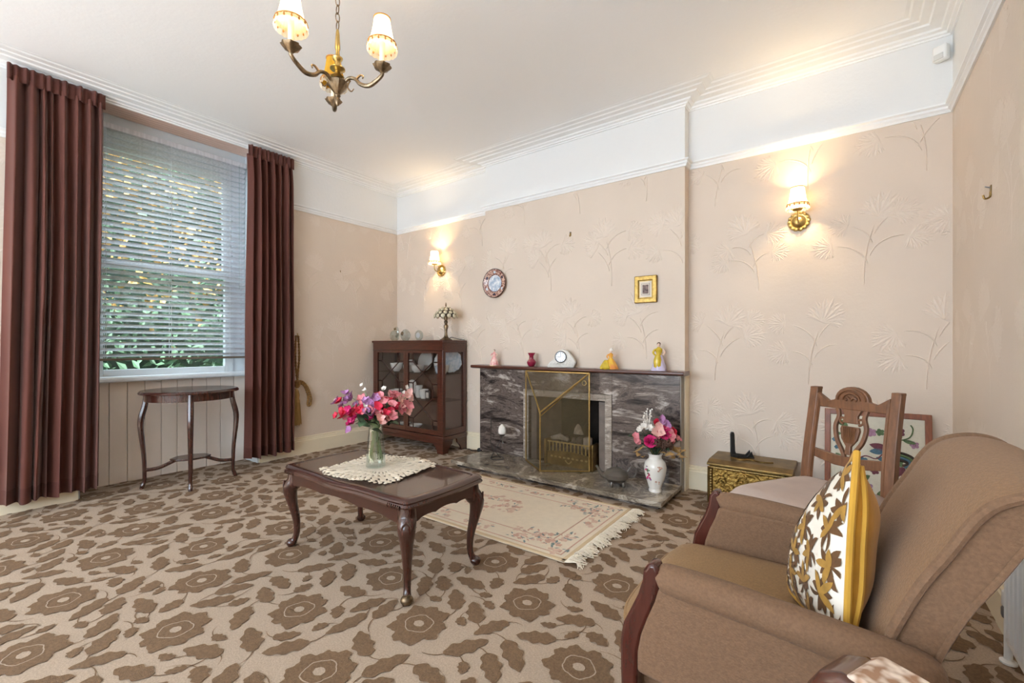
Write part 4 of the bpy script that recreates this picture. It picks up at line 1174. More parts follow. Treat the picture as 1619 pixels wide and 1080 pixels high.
# white vase with dried and silk flowers
fv = thing('porcelain_vase', 'white porcelain vase with floral sprigs at the right of the hearth', 'vase', (-1.03, 3.05, .058))
vb = part('vase_body', MB().lathe([(.042, 0), (.044, .008), (.040, .02), (.05, .05), (.070, .12), (.075, .165), (.066, .20), (.044, .222), (.042, .24), (.05, .256), (.046, .256), (.038, .24), (.038, .225), (.001, .2)], 32), m_china, fv)
rs = random.Random(5)
def on_vase(th, z, d=.0012):
    prof = [(.040, .02), (.05, .05), (.070, .12), (.075, .165), (.066, .20)]
    for (r0, z0), (r1, z1) in zip(prof, prof[1:]):
        if z0 <= z <= z1:
            r = r0 + (r1 - r0) * (z - z0) / (z1 - z0) + d
            return (r * cos(th), r * sin(th), z)
    return (.07 * cos(th), .07 * sin(th), z)
for th0, z0, n, cs in ((-115, .14, 9, 'rp'), (-112, .105, 9, 'pr'), (-45, .165, 6, 'r'), (-60, .075, 3, 'r'), (-120, .165, 4, 'p')):
    for k in range(n):
        th = radians(th0 + rs.uniform(-13, 13)); z = z0 + rs.uniform(-.016, .016); s = rs.uniform(.004, .008)
        part('painted_sprig', MB().sphere(on_vase(th, z), (s, s, s * .8), 7, 5), (m_magenta if rs.random() < .4 else m_purple if rs.random() < .5 else m_leaf) if 'p' in cs else m_rug_pink, vb)
dq = thing('silk_flowers', 'arrangement of bright pink silk roses and dried seed heads in the vase', 'flowers', (-1.03, 3.05, .058))
rose = [rose_mesh('rose', m_magenta, .048, 1), rose_mesh('rose', m_pink, .045, 2), rose_mesh('rose', m_red, .042, 3)]
def item(me, sx, sz, sd, s=1, up=.4, name='rose'):
    tip = RT * sx + FW * sd + Vector((0, 0, sz))
    part('stem', MB().tube(spline([(0, 0, .20), tuple(tip * .35 + Vector((0, 0, .17))), tuple(tip)], 5), .0022, 5), m_leaf_d, dq)
    o = part(name, me, None, dq); aim(o, tip, (RT * sx * 2 - FW * .8 + Vector((0, 0, up))), rs.uniform(0, 6), s)
item(rose[0], -.055, .345, -.06, .95); item(rose[0], .035, .40, -.05, 1.05); item(rose[1], .065, .385, -.05, 1.1); item(rose[2], .11, .40, .0, .8); item(rose[2], .02, .455, .02, .8); item(rose[1], .10, .345, .0, .7); item(rose[1], -.01, .38, -.05, .6); item(rose[2], .085, .33, -.02, .6)
b5 = petal_mesh('bloom', m_purple, 6, .035, .5, 4); b6 = petal_mesh('bloom', m_blush, 5, .05, .6, 5); b7 = petal_mesh('bloom', m_pink, 5, .026, .8, 6); b8 = petal_mesh('bloom', m_whitepetal, 5, .03, .9, 9)
item(b5, .045, .48, .0, 1, name='bloom'); item(b5, .075, .455, -.01, .9, name='bloom'); item(b6, -.005, .415, -.07, .9, name='bloom'); item(b6, .02, .43, -.02, .9, name='bloom'); item(b7, -.135, .38, -.02, 1, name='bloom'); item(b7, -.13, .35, -.02, 1, name='bloom'); item(b7, -.122, .335, -.02, .9, name='bloom'); item(b7, .15, .36, .0, .8, name='bloom'); item(b7, .17, .35, .0, .5, name='bloom')
for sx, sz in ((-.10, .43), (-.08, .445), (-.06, .435), (-.045, .44), (-.115, .42), (-.035, .425)): item(b8, sx, sz, -.02 + rs.uniform(-.02, .02), rs.uniform(.7, .95), name='bloom')
m = MB()
for k in range(26):
    x = rs.uniform(-.085, -.02); z = .46 + rs.uniform(0, .10); p = RT * x + FW * rs.uniform(-.03, .03) + Vector((0, 0, z))
    m.sphere(tuple(p), .0055, 7, 5); m.tube([tuple(p), tuple(RT * -.05 + Vector((0, 0, .42)))], .0008, 4)
stuff(part('white_sprig', m, m_whitepetal, dq))
cone = MB()
for r_ in range(6):
    for k in range(8):
        a = 2 * pi * (k + .5 * (r_ % 2)) / 8; rr_ = .026 * sin(pi * (r_ + .8) / 7)
        cone.sphere((rr_ * cos(a), rr_ * sin(a), .008 * r_), (.009, .009, .004), 6, 4)
cone_me = mesh_of('pine_cone', cone, m_cone)
for sx, sz, sd in ((-.015, .335, -.06), (.055, .335, -.06), (.03, .32, -.05), (.075, .31, -.03)): item(cone_me, sx, sz, sd, .95, name='pine_cone')
dl = leaf_mesh('leaf', m_leaf_d, .07, .02)
for k in range(34):
    sx = rs.uniform(-.11, .12); o = part('leaf', dl, None, dq); aim(o, RT * sx + FW * rs.uniform(-.04, .04) + Vector((0, 0, rs.uniform(.29, .41))), (rs.uniform(-.5, .5), rs.uniform(-.5, .5), 1), rs.uniform(0, 6), rs.uniform(.7, 1.2))
sl = leaf_mesh('dried_leaf', m_straw, .055, .017)
for sx, sz, sd in ((-.12, .262, -.02), (-.15, .265, -.02), (-.09, .235, -.03), (.06, .262, -.05), (.085, .25, -.05), (.10, .235, -.05), (.12, .225, -.04), (.14, .25, -.02), (.15, .23, -.02), (.17, .255, 0), (.175, .22, 0), (.045, .25, -.06), (.13, .27, -.02), (.16, .28, 0)):
    p = RT * sx + FW * sd + Vector((0, 0, sz)); o = part('dried_leaf', sl, None, dq)
    aim(o, p, (rs.uniform(-.6, .6), rs.uniform(-.6, .6), 1), (radians(36.3) if sx > 0 else radians(216.3)) + rs.uniform(-.4, .4), rs.uniform(.8, 1.2))
for ex, ez in ((.17, .24), (.19, .20), (.15, .26), (.18, .28), (-.14, .265)):
    q = RT * ex + Vector((0, 0, ez))
    part('dried_grass', MB().tube(spline([(0, 0, .23), tuple(RT * ex * .4 + Vector((0, 0, .31))), tuple(RT * ex * .8 + Vector((0, 0, .28))), tuple(q)], 5), lerps([.003, .004, .006, .002], 5), 6), m_straw, dq)

# wire candle holder
cd = thing('candle_holder', 'thin black wire candle holder with a white tulip candle on the hearth', 'candle holder', (-2.44, 3.10, .058))
part('base_ring', MB().tube([(.058 * cos(t), .058 * sin(t), .004) for t in [2 * pi * k / 28 for k in range(28)]], .0035, 6, loop=True), m_black, cd)
w = MB()
w.tube(spline([tuple(RT * -.058 + Vector((0, 0, .004))), tuple(RT * -.03 + Vector((0, 0, .06))), tuple(RT * -.055 + Vector((0, 0, .14))), tuple(RT * -.05 + Vector((0, 0, .25))), tuple(RT * -.055 + Vector((0, 0, .36)))], 6), .003, 5)
w.tube(spline([tuple(RT * .03 + Vector((0, 0, .004))), tuple(RT * -.01 + Vector((0, 0, .07))), tuple(RT * .02 + Vector((0, 0, .14))), tuple(RT * .045 + Vector((0, 0, .20)))], 6), .0025, 5)
w.tube(spline([tuple(RT * -.03 + Vector((0, 0, .06))), tuple(RT * .0 + Vector((0, 0, .10))), tuple(RT * .03 + Vector((0, 0, .10))), tuple(RT * .03 + Vector((0, 0, .14)))], 6), .002, 5)
part('wire_stem', w, m_black, cd)
part('candle_cup', MB().lathe([(.006, .195), (.022, .202), (.03, .215), (.027, .215)], 14, tuple(RT * .045)), m_black, cd)
part('candle', MB().lathe([(.018, .205), (.034, .222), (.038, .25), (.028, .28), (.012, .298), (.004, .302)], 14, tuple(RT * .045), wob=lambda a, i: 1 + .09 * sin(4 * a + i)), m_whitepetal, cd)
part('crystal_drop', MB().lathe([(.001, .13), (.008, .148), (.003, .165), (.001, .195)], 8, tuple(RT * .05)), m_crystal, cd)

# ================================================================== MANTEL ORNAMENTS
MZ, MY = .866, 3.262
def figurine(name, label, x, hgt, dress, skirt, shawl, hair, lean=0):
    t = thing(name, label, 'figurine', (x, MY, MZ), radians(20), 'porcelain figurines on the mantel shelf')
    s = hgt / .16
    wob = lambda a, i: 1 + (.10 * sin(7 * a + i) if i < 4 else 0)
    part('skirt', MB().lathe([(skirt, 0), (skirt * 1.02, .006), (skirt * .86, .03), (skirt * .62, .06), (.016, .088)], 24, wob=wob, sx=s, sy=s * .8).xf(Matrix.Diagonal((1, 1, s, 1))), dress, t)
    part('bodice', MB().lathe([(.015, .085), (.013, .094), (.019, .112), (.021, .122), (.010, .130), (.006, .134)], 16, sx=s, sy=s * .7).xf(Matrix.Diagonal((1, 1, s, 1))), shawl, t)
    part('head', MB().sphere((0, 0, .146 * s), (.0098 * s, .0105 * s, .0125 * s), 12, 9), m_skin_p, t)
    part('hair', MB().sphere((0, .003 * s, .150 * s), (.0108 * s, .011 * s, .0115 * s), 12, 8), hair, t)
    part('neck', MB().tube([(0, 0, .130 * s), (0, 0, .140 * s)], .0045 * s, 8), m_skin_p, t)
    for sx in (-1, 1):
        part('arm', MB().tube(spline([(sx * .019 * s, 0, .121 * s), (sx * .031 * s, -.004, .104 * s), (sx * (.022 + lean * .02 * (sx > 0)) * s, -.016 * s, (.088 + lean * .03 * (sx > 0)) * s)], 5), lerps([.0062 * s, .0055 * s, .004 * s], 5), 8), m_skin_p if sx > 0 else shawl, t)
    return t
figurine('lady_figurine', 'pink porcelain lady figurine at the left end of the mantel', -2.60, .145, m_pink_p, .045, m_pink_p, m_hair_p)
o = figurine('lady_figurine', 'orange and yellow gowned porcelain lady with a sweeping skirt on the mantel', -1.447, .15, m_orange_p, .055, m_orange_p, m_hair_p, 1)
part('swept_train', MB().lathe([(.04, 0), (.045, .01), (.03, .04), (.012, .07)], 18, (-.035, -.01, 0), wob=lambda a, i: 1 + .14 * sin(6 * a + i)), m_yellow_p, o)
part('bonnet', MB().lathe([(.018, .142), (.015, .152), (.004, .165)], 14, (.006, .004, 0)), m_whitepetal, o)
o = figurine('lady_figurine', 'tall porcelain lady in a yellow gown at the right end of the mantel', -1.075, .205, m_lav_p, .040, m_yellow_p, m_hair_p)
part('front_gown', MB().lathe([(.024, .012), (.03, .03), (.028, .08), (.016, .118)], 14, (-.008, -.014, 0), sy=.8), m_yellow_p, o)
rv = part('cranberry_vase', MB().lathe([(.02, 0), (.028, .006), (.040, .03), (.040, .042), (.028, .058), (.020, .066), (.019, .09), (.034, .118), (.031, .118), (.016, .09), (.001, .06)], 24, wob=lambda a, i: 1 + (.03 * sin(8 * a) if i in (2, 3, 4) else .06 * sin(6 * a) if i in (7, 8) else 0)), m_red_glass)
rv.location = (-2.186, MY, MZ); tag(rv, 'small cranberry red vase on the mantel beside the clock', 'vase')
ck = thing('mantel_clock', 'white lace patterned clock with a round dial on the mantel', 'clock', (-1.88, MY, MZ), radians(18))
po = [(-.118, 0), (-.122, .012), (-.10, .045), (-.065, .07), (-.05, .115), (-.025, .142), (.012, .15), (.055, .135), (.10, .075), (.118, .045), (.105, .012), (.10, 0)]
m_clock = mat('clock_white', rgb(230, 226, 218), .5, var=.06, vscale=30, bump=.8, bscale=90, bdist=.006)
cbdy = part('case', MB().prism(po, -.028, .028, 'xz'), m_clock, ck, bevel=.008, smooth=True, angle=60)
T = Matrix.Translation((-.005, -.029, .088)) @ Matrix.Rotation(pi / 2, 4, 'X')
part('bezel', MB().lathe([(.048, -.004), (.050, .004), (.044, .010), (.040, .004)], 32, close=False).xf(T), m_steel, ck)
dial = part('dial', MB().lathe([(.042, -.002), (.042, .005)], 32).xf(T), m_dial, ck)
for k in range(12):
    a = 2 * pi * k / 12
    part('hour_mark', MB().tube([(-.005 + .030 * sin(a), -.0352, .088 + .030 * cos(a)), (-.005 + .038 * sin(a), -.0352, .088 + .038 * cos(a))], .0016, 5), m_black, dial)
for a, l, r in ((radians(-93), .026, .0016), (radians(0), .034, .0012)):
    part('hand', MB().tube([(-.005, -.037, .088), (-.005 + l * sin(a), -.037, .088 + l * cos(a))], r, 5), m_black, dial)
sc_ = MB()
rs = random.Random(2)
for k in range(16):
    x = -.095 + .19 * k / 15; z = .018 + .012 * (k % 2)
    if abs(x) < .04: z = .02 + .008 * (k % 2)
    sc_.tube(spline([(x - .01, -.029, z), (x, -.031, z + .010), (x + .01, -.029, z), (x, -.030, z - .006)], 4), .0024, 5)
part('lace_relief', sc_, m_clock, cbdy)

# ================================================================== ON THE WALLS
pl = thing('wall_plate', 'round maroon and white patterned plate on the chimney breast', 'plate', (-2.65, YB - .004, 1.636))
R90 = Matrix.Rotation(pi / 2, 4, 'X')
part('plate_rim', MB().lathe([(.075, 0), (.085, .008), (.135, .024), (.136, .028), (.083, .014), (.078, .012)], 40, close=False, wob=lambda a, i: 1 + (.012 * sin(12 * a) if 1 < i < 4 else 0)).xf(R90), m_imari, pl)
part('plate_centre', MB().lathe([(.082, .0), (.082, .011), (.001, .0105)], 36).xf(R90), m_plate_c, pl)
part('rim_band', MB().tube([(.134 * cos(t), -.026, .134 * sin(t)) for t in [2 * pi * k / 48 for k in range(48)]], .0035, 6, loop=True), mat('plate_edge_navy', rgb(58, 40, 48), .25, var=.1), pl)
part('rim_band', MB().tube([(.083 * cos(t), -.0145, .083 * sin(t)) for t in [2 * pi * k / 40 for k in range(40)]], .0025, 6, loop=True), mat('plate_band', rgb(92, 46, 48), .25, var=.1), pl)
for k in range(6):
    a = 2 * pi * k / 6 + .5
    part('painted_panel', MB().sphere((.108 * cos(a), -.019, .108 * sin(a)), (.016, .004, .016), 10, 6), m_plate_c if k % 2 else mat('plate_navy', rgb(52, 44, 66), .25, var=.1), pl)

pf = thing('framed_print', 'tiny gilt framed print on the chimney breast right of centre', 'picture', (-1.197, YB - .004, 1.472))
fo = (.086, .102); fi = (.052, .066)
for a in ((-fo[0], fo[0], fi[1], fo[1]), (-fo[0], fo[0], -fo[1], -fi[1])):
    part('frame_side', MB().box(a[0], a[1], -.026, 0, a[2], a[3]), m_gilt, pf, bevel=.006)
for a in ((-fo[0], -fi[0]), (fi[0], fo[0])):
    part('frame_side', MB().box(a[0], a[1], -.0262, 0, -fo[1], fo[1]), m_gilt, pf, bevel=.006)
part('inner_slip', MB().box(-.054, .054, -.016, -.012, -.068, .068), m_gilt, pf, smooth=False)
part('mount', MB().box(-.046, .046, -.018, -.014, -.060, .060), m_mount, pf, smooth=False)
part('print_border', MB().box(-.032, .032, -.0195, -.016, -.044, .044), mat('grey_line', rgb(132, 124, 130), .7, var=.05), pf, smooth=False)
part('print_margin', MB().box(-.029, .029, -.0205, -.016, -.041, .041), m_mount, pf, smooth=False)
part('print', MB().box(-.023, .023, -.0215, -.016, -.034, .034), m_print, pf, smooth=False)

def hook(label, x, y, z, rz, s=1):
    t = thing('picture_hook', label, 'hook', (x, y, z), rz, 'brass picture hooks left on the walls')
    part('hook_plate', MB().box(-.008 * s, .008 * s, -.003, 0, -.014 * s, .02 * s), m_brass_old, t, bevel=.001)
    part('hook_curl', MB().tube(spline([(0, -.002, .0), (0, -.004, -.016 * s), (0, -.014 * s, -.02 * s), (0, -.018 * s, -.008 * s)], 4), .003 * s, 6), m_brass_old, t)
    part('nail', MB().tube([(0, 0, .012 * s), (0, -.014 * s, .018 * s)], .002 * s, 6), m_steel, t)
hook('small brass picture hook high on the chimney breast', -1.849, YB, 1.985, 0)
hook('brass picture hook on the right hand wall', XR, 2.65, 1.68, radians(-90), 1.3)
hook('tiny hook on the window wall right of the curtains', XW, 2.71, 1.817, radians(90), .5)

ps = thing('alarm_sensor', 'white plastic alarm sensor high in the right corner', 'sensor', (.44, 3.42, 2.665), radians(-35))
part('sensor_body', MB().box(-.032, .032, -.025, .02, -.04, .045), m_plastic, ps, bevel=.01)
part('sensor_lens', MB().box(-.022, .022, -.029, -.02, -.036, -.005), mat('sensor_lens_white', rgb(212, 212, 210), .3, var=.02), ps, bevel=.003)
part('wall_bracket', MB().box(-.012, .012, .018, .05, -.01, .02), m_black, ps)

# ================================================================== LAMPS
def lamp_light(name, parent, loc, power, r=.04):
    d = bpy.data.lights.new(name, 'POINT'); d.energy = power; d.color = (1, .72, .38); d.shadow_soft_size = r
    o = bpy.data.objects.new(name, d); C.objects.link(o); o.parent = parent; o.location = loc
def pleated(r0, r1, h_, n=64, amp=.012):
    """open pleated shade, bottom radius r0 at z 0"""
    mb = MB(); vs = []
    for j in range(7):
        s = j / 6; r = r0 + (r1 - r0) * s - .004 * sin(pi * s)
        for k in range(n):
            a = 2 * pi * k / n; q = r * (1 + amp * (1 if k % 2 else -1)); vs.append((q * cos(a), q * sin(a), h_ * s))
    return mb.add(vs, [(j * n + k, j * n + (k + 1) % n, (j + 1) * n + (k + 1) % n, (j + 1) * n + k) for j in range(6) for k in range(n)])
def shade_on(t, c, z, lit, r0=.060, r1=.034, h_=.125, power=0):
    """fabric candle shade with braids, bobble fringe and frill on thing t"""
    c = Vector(c)
    s = part('lamp_shade', pleated(r0, r1, h_).shift(c.x, c.y, z), m_shade if lit else m_shade_unlit, t, smooth=False, recalc=False)
    for r, zz in ((r0 * 1.01, z + .012), (r1 * 1.02, z + h_)):
        part('braid', MB().tube([(c.x + r * cos(a), c.y + r * sin(a), zz) for a in [2 * pi * k / 32 for k in range(32)]], .0035, 6, loop=True), m_braid, s)
    fr_ = MB(); n = 72; vs = []
    for j in range(3):
        for k in range(n):
            a = 2 * pi * k / n; q = (r0 * 1.02 + .003 * j) * (1 + .02 * sin(18 * a)); vs.append((c.x + q * cos(a), c.y + q * sin(a), z + .010 - .016 * j + (.003 * sin(18 * a) if j == 2 else 0)))
    part('frill', fr_.add(vs, [(j * n + k, j * n + (k + 1) % n, (j + 1) * n + (k + 1) % n, (j + 1) * n + k) for j in range(2) for k in range(n)]), m_shade, s, recalc=False)
    for k in range(14):
        a = 2 * pi * k / 14
        part('bobble', MB().lathe([(.0015, .004), (.003, -.002), (.0042, -.008), (.001, -.012)], 6, (c.x + r0 * 1.07 * cos(a), c.y + r0 * 1.07 * sin(a), z + .004)), m_braid, s)
    if lit:
        part('bulb', MB().lathe([(.010, .03), (.014, .045), (.016, .06), (.011, .08), (.002, .096)], 12, (c.x, c.y, z)), m_bulb, t)
        lamp_light('bulb_light', t, (c.x, c.y, z + .065), power)
    else:
        part('bulb', MB().lathe([(.010, .03), (.014, .045), (.016, .06), (.011, .08), (.002, .096)], 12, (c.x, c.y, z)), m_china, t)

def wall_light(label, x):
    t = thing('wall_light', label, 'wall light', (x, YF, 1.85), 0, 'brass wall lights in the alcoves')
    part('backplate', MB().lathe([(.062, 0), (.062, .006), (.050, .012), (.040, .010), (.032, .018), (.016, .026), (.001, .028)], 36, sy=1.0, wob=lambda a, i: 1 + (.06 * sin(12 * a) if i < 2 else 0)).xf(R90), m_brass, t)
    m = MB()
    for k in range(14):
        a = 2 * pi * k / 14
        m.sphere((.054 * cos(a), -.010, .054 * sin(a)), (.010, .007, .010), 8, 6)
    part('scroll_border', m, m_brass, t)
    part('arm', MB().tube(spline([(0, -.02, -.01), (0, -.06, -.018), (0, -.105, .0), (0, -.105, .05)], 6), .005, 8), m_brass, t)
    part('drip_pan', MB().lathe([(.006, .045), (.026, .050), (.030, .056), (.010, .054)], 18, (0, -.105, 0)), m_brass, t)
    part('candle_tube', MB().lathe([(.011, .054), (.011, .10)], 14, (0, -.105, 0)), m_candle, t)
    shade_on(t, (0, -.105, 0), .075, True, .056, .036, .115, WALL_LIGHT_W)
wall_light('lit brass wall light with a cream shade in the left alcove', -3.47)
wall_light('lit brass wall light with a cream shade in the right alcove', -.229)

CHX, CHY = -1.905, 1.215
ch = thing('chandelier', 'three armed brass chandelier with fabric shades hanging on a chain', 'chandelier', (CHX, CHY, 2.175))
zc = 2.175
part('finial', MB().lathe([(.003, -.004), (.010, .004), (.012, .02), (.008, .032), (.014, .042), (.011, .05)], 14), m_bronze, ch)
part('bowl', MB().lathe([(.010, .048), (.022, .062), (.040, .085), (.047, .102), (.040, .110), (.025, .118), (.018, .125)], 28, wob=lambda a, i: 1 + .05 * sin(10 * a) * (0 < i < 4)), m_bronze, ch)
part('column', MB().lathe([(.018, .124), (.030, .130), (.016, .142), (.012, .155), (.034, .166), (.034, .170), (.014, .176), (.011, .20), (.022, .212), (.024, .218), (.011, .226), (.008, .25), (.012, .262), (.009, .33), (.006, .35)], 20), m_brass, ch)
link = MB(); L_ = .022
link.tube([(.010 * cos(t) , 0, L_ * sin(t)) for t in [2 * pi * k / 18 for k in range(18)]], .0024, 6, loop=True)
link_me = mesh_of('chain_link', link, m_bronze)
k = 0; z = .37
while z + zc < H - .05:
    o = part('chain_link', link_me, None, ch); o.location = (0, 0, z); o.rotation_euler = (0, 0, (pi / 2) * (k % 2)); z += .038; k += 1
part('ceiling_rose', MB().lathe([(.008, H - zc - .06), (.03, H - zc - .045), (.05, H - zc - .012), (.052, H - zc - .001)], 24), m_brass, ch)
def chd(r, f): return RT * r + FW * f
dirs = [(chd(-.108, -.20), True), (chd(.224, -.07), True), (chd(-.125, .26), False)]
for v, lit in dirs:
    d = v.normalized(); R_ = .24
    up_ = Vector((0, 0, 1))
    P = [d * .03 + up_ * .09, d * .06 + up_ * .112, d * .095 + up_ * .105, d * .125 + up_ * .075, d * .17 + up_ * .06, d * .215 + up_ * .078, d * R_ + up_ * .098, d * R_ + up_ * .115]
    arm = part('arm', MB().tube(spline(P, 5), lerps([.007, .008, .008, .009, .010, .009, .008, .007], 5), 8), m_bronze, ch)
    sc2 = MB()
    sc2.tube(spline([d * .10 + up_ * .100, d * .125 + up_ * .115, d * .14 + up_ * .108, d * .135 + up_ * .098], 4), lerps([.006, .005, .004, .003], 4), 6)
    sc2.tube(spline([d * .07 + up_ * .102, d * .055 + up_ * .075, d * .075 + up_ * .05, d * .09 + up_ * .06], 4), lerps([.004, .004, .003, .002], 4), 6)
    for q in range(6): sc2.sphere(tuple(P[3] + (P[5] - P[3]) * (q / 5) - up_ * (.018 * sin(pi * q / 5))), .007, 7, 5)
    part('leaf_scroll', sc2, m_bronze, arm)
    c = d * R_
    part('drip_pan', MB().lathe([(.008, .106), (.016, .114), (.032, .126), (.040, .138), (.035, .137), (.012, .128)], 24, (c.x, c.y, 0), wob=lambda a, i: 1 + .09 * sin(8 * a) * (1 < i < 5)), m_bronze, ch)
    part('candle_tube', MB().lathe([(.013, .128), (.014, .136), (.0125, .14), (.0125, .255)], 14, (c.x, c.y, 0)), m_candle, ch)
    shade_on(ch, (c.x, c.y, 0), .226, lit, .060, .034, .125, CHANDELIER_W)

# ================================================================== BRASS LOG BOX
bx = thing('brass_log_box', 'embossed brass log box standing against the right alcove wall', 'log box', (-.475, 3.27, 0))
part('lid', MB().prism([(-.165, .275), (-.165, .288), (-.10, .304), (.165, .304), (.165, .275)], -.238, .238, 'yz'), m_brass_old, bx, bevel=.003, smooth=False)
part('box_body', MB().box(-.225, .225, -.15, .15, .02, .276), m_brass_emb, bx, bevel=.004)
for z in (.262, .035): part('border_rod', MB().tube([(-.225, -.153, z), (.225, -.153, z)], .009, 8), m_brass_old, bx)
for x in (-.213, .213): part('border_rod', MB().tube([(x, -.153, .03), (x, -.153, .265)], .010, 8), m_brass_old, bx)
for y in (-.15, .15): part('border_rod', MB().tube([(-.228, y, .03), (-.228, y, .265)], .009, 8), m_brass_old, bx)
m = MB()
for k in range(26): m.sphere((-.205 + k * .0164, -.158, .262), .0075, 6, 5)
for k in range(13): m.sphere((-.213, -.16, .04 + k * .017), .0075, 6, 5); m.sphere((.213, -.16, .04 + k * .017), .0075, 6, 5)
stuff(part('beading', m, m_brass_old, bx))
m = MB()
for cx, cz, s in ((-.09, .10, 1), (.04, .13, 1.1), (.14, .1, .9), (-.03, .2, .7), (-.15, .18, .6)):
    m.tube(spline([(cx - .05 * s, -.152, cz - .03 * s), (cx - .02 * s, -.158, cz + .03 * s), (cx + .02 * s, -.158, cz + .035 * s), (cx + .04 * s, -.156, cz), (cx + .01 * s, -.158, cz - .02 * s), (cx, -.158, cz + .005)], 5), .008 * s, 7)
    m.sphere((cx, -.154, cz + .045 * s), (.018 * s, .008, .018 * s), 8, 6)
part('embossed_scene', m, m_brass_emb, bx)
part('lid_emblem', MB().tube(spline([(-.12, -.0, .305), (-.06, -.03, .306), (0, 0, .306), (.06, -.03, .306), (.12, 0, .305)], 5), .006, 6), m_brass_old, bx)
for sx in (-1, 1):
    for sy in (-1, 1): part('foot', MB().sphere((sx * .19, sy * .12, .012), (.02, .02, .012), 10, 6), m_brass_old, bx)
es = thing('plate_stand', 'black wooden plate stand on the brass log box', 'stand', (-.60, 3.30, .305), radians(25))
for sx in (-1, 1):
    part('side_bracket', MB().prism([(.0, 0), (.0, .018), (.035, .018), (.09, .012), (.105, .03), (.118, .045), (.122, .028), (.135, 0), (.105, .002), (.06, .0)], -.022 * sx - .005, -.022 * sx + .005, 'xz'), m_black, es, smooth=False, bevel=.002)
part('upright', MB().prism([(-.005, 0), (-.008, .15), (-.002, .165), (.012, .165), (.016, .15), (.020, .04), (.035, 0)], -.012, .012, 'xz'), m_black, es, smooth=False, bevel=.002)
part('cross_bar', MB().box(.02, .032, -.03, .03, .003, .016), m_black, es, bevel=.002)

# ================================================================== EMBROIDERED PANEL
ep = thing('embroidered_panel', 'wood framed embroidered panel leaning on the wall behind the dining chair', 'panel', (.155, 3.33, .0))
tilt = radians(-7)
pr = bpy.data.objects
W2, HH = .245, .665
def lean(mb): return mb.xf(Matrix.Rotation(tilt, 4, 'X'))
for a in ((-W2, W2, HH - .032, HH), (-W2, W2, .0, .032)):
    part('frame_rail', lean(MB().box(a[0], a[1], -.012, .012, a[2], a[3])), m_red_wood, ep, bevel=.003)
for a in ((-W2, -W2 + .03), (W2 - .03, W2)):
    part('frame_rail', lean(MB().box(a[0], a[1], -.0125, .0125, 0, HH)), m_red_wood, ep, bevel=.003)
lin_ = part('linen', lean(MB().box(-W2 + .028, W2 - .028, -.004, .004, .03, HH - .03)), mat('linen_cream', rgb(214, 208, 190), .9, var=.06, vscale=80, bump=.4, bscale=400), ep, smooth=False)
cols = {'green': mat('thread_green', rgb(94, 118, 80), .8, var=.35, vscale=90), 'blue': mat('thread_blue', rgb(86, 120, 138), .8, var=.3, vscale=90), 'plum': mat('thread_plum', rgb(118, 66, 78), .8, var=.3, vscale=90),
        'dark': mat('thread_dark', rgb(60, 48, 42), .8, var=.3, vscale=90), 'lilac': mat('thread_lilac', rgb(168, 128, 152), .8, var=.25, vscale=90)}
def emb(key, pts): part('embroidered_motif', lean(MB().add([(x, -.0052 - .0004 * (k_ % 2), z) for k_, (x, z) in enumerate(pts)], [tuple(range(len(pts)))])), cols[key], lin_, smooth=False, recalc=False)
def eleaf(key, x, z, a, l, w):
    pts = []
    for k in range(9): s = k / 8; ww = w * sin(pi * s) ** .8; pts.append((x + cos(a) * l * s - sin(a) * ww, z + sin(a) * l * s + cos(a) * ww))
    for k in range(7, 0, -1): s = k / 8; ww = w * sin(pi * s) ** .8; pts.append((x + cos(a) * l * s + sin(a) * ww, z + sin(a) * l * s - cos(a) * ww))
    emb(key, pts)
def eflower(key, x, z, r):
    emb(key, [(x + r * (.7 + .3 * abs(sin(2.5 * t))) * cos(t), z + r * (.7 + .3 * abs(sin(2.5 * t))) * sin(t)) for t in [2 * pi * k / 30 for k in range(30)]])
def estem(key, pts, r=.0035):
    part('embroidered_stem', lean(MB().tube([(p[0], -.0055, p[1]) for p in spline([(a, b, 0) for a, b in pts], 6)], r, 5)), cols[key], lin_)
eflower('plum', .105, .555, .028); eflower('dark', .105, .555, .010)
estem('green', [(.06, .49), (.10, .505), (.15, .53), (.165, .575), (.155, .60)]); estem('green', [(.105, .53), (.075, .49), (.06, .47), (.06, .44)])
eleaf('green', .09, .50, 1.0, .05, .012); eleaf('green', .12, .51, -.2, .06, .011); eflower('lilac', .17, .49, .022); eflower('plum', .17, .49, .008)
for k in range(4): estem(('dark', 'green', 'blue', 'dark')[k], [(.04 + .012 * k, .36), (.05 + .008 * k, .415 - .01 * k), (.10, .44 - .014 * k), (.16 - .008 * k, .42 - .01 * k), (.17 - .012 * k, .375), (.14 - .008 * k, .345 + .008 * k)], .0075)
eflower('plum', .10, .335, .035); eflower('green', .10, .38, .026); eflower('lilac', .075, .315, .02); eflower('blue', .06, .24, .03); eflower('lilac', .16, .27, .025); eleaf('green', .1, .22, .4, .09, .02)
eleaf('green', -.19, .60, -.5, .07, .016); eflower('blue', -.19, .545, .014); eleaf('green', -.20, .515, .1, .04, .010); eflower('blue', -.195, .48, .014); eflower('blue', -.185, .435, .013); eleaf('green', -.19, .40, -.9, .07, .018)
eleaf('green', -.17, .345, -.3, .09, .02); eflower('lilac', -.12, .31, .03); eflower('plum', -.12, .31, .012); eflower('lilac', -.02, .54, .026); eflower('green', .02, .545, .022); eleaf('plum', -.03, .47, -.2, .10, .02)
eleaf('blue', -.03, .43, .1, .08, .018); eleaf('blue', .0, .40, -.3, .08, .015); estem('plum', [(-.1, .36), (-.05, .40), (0, .39), (.03, .42)]); eflower('blue', -.06, .37, .026); eleaf('green', -.05, .33, .3, .07, .018); eflower('plum', -.005, .32, .022)
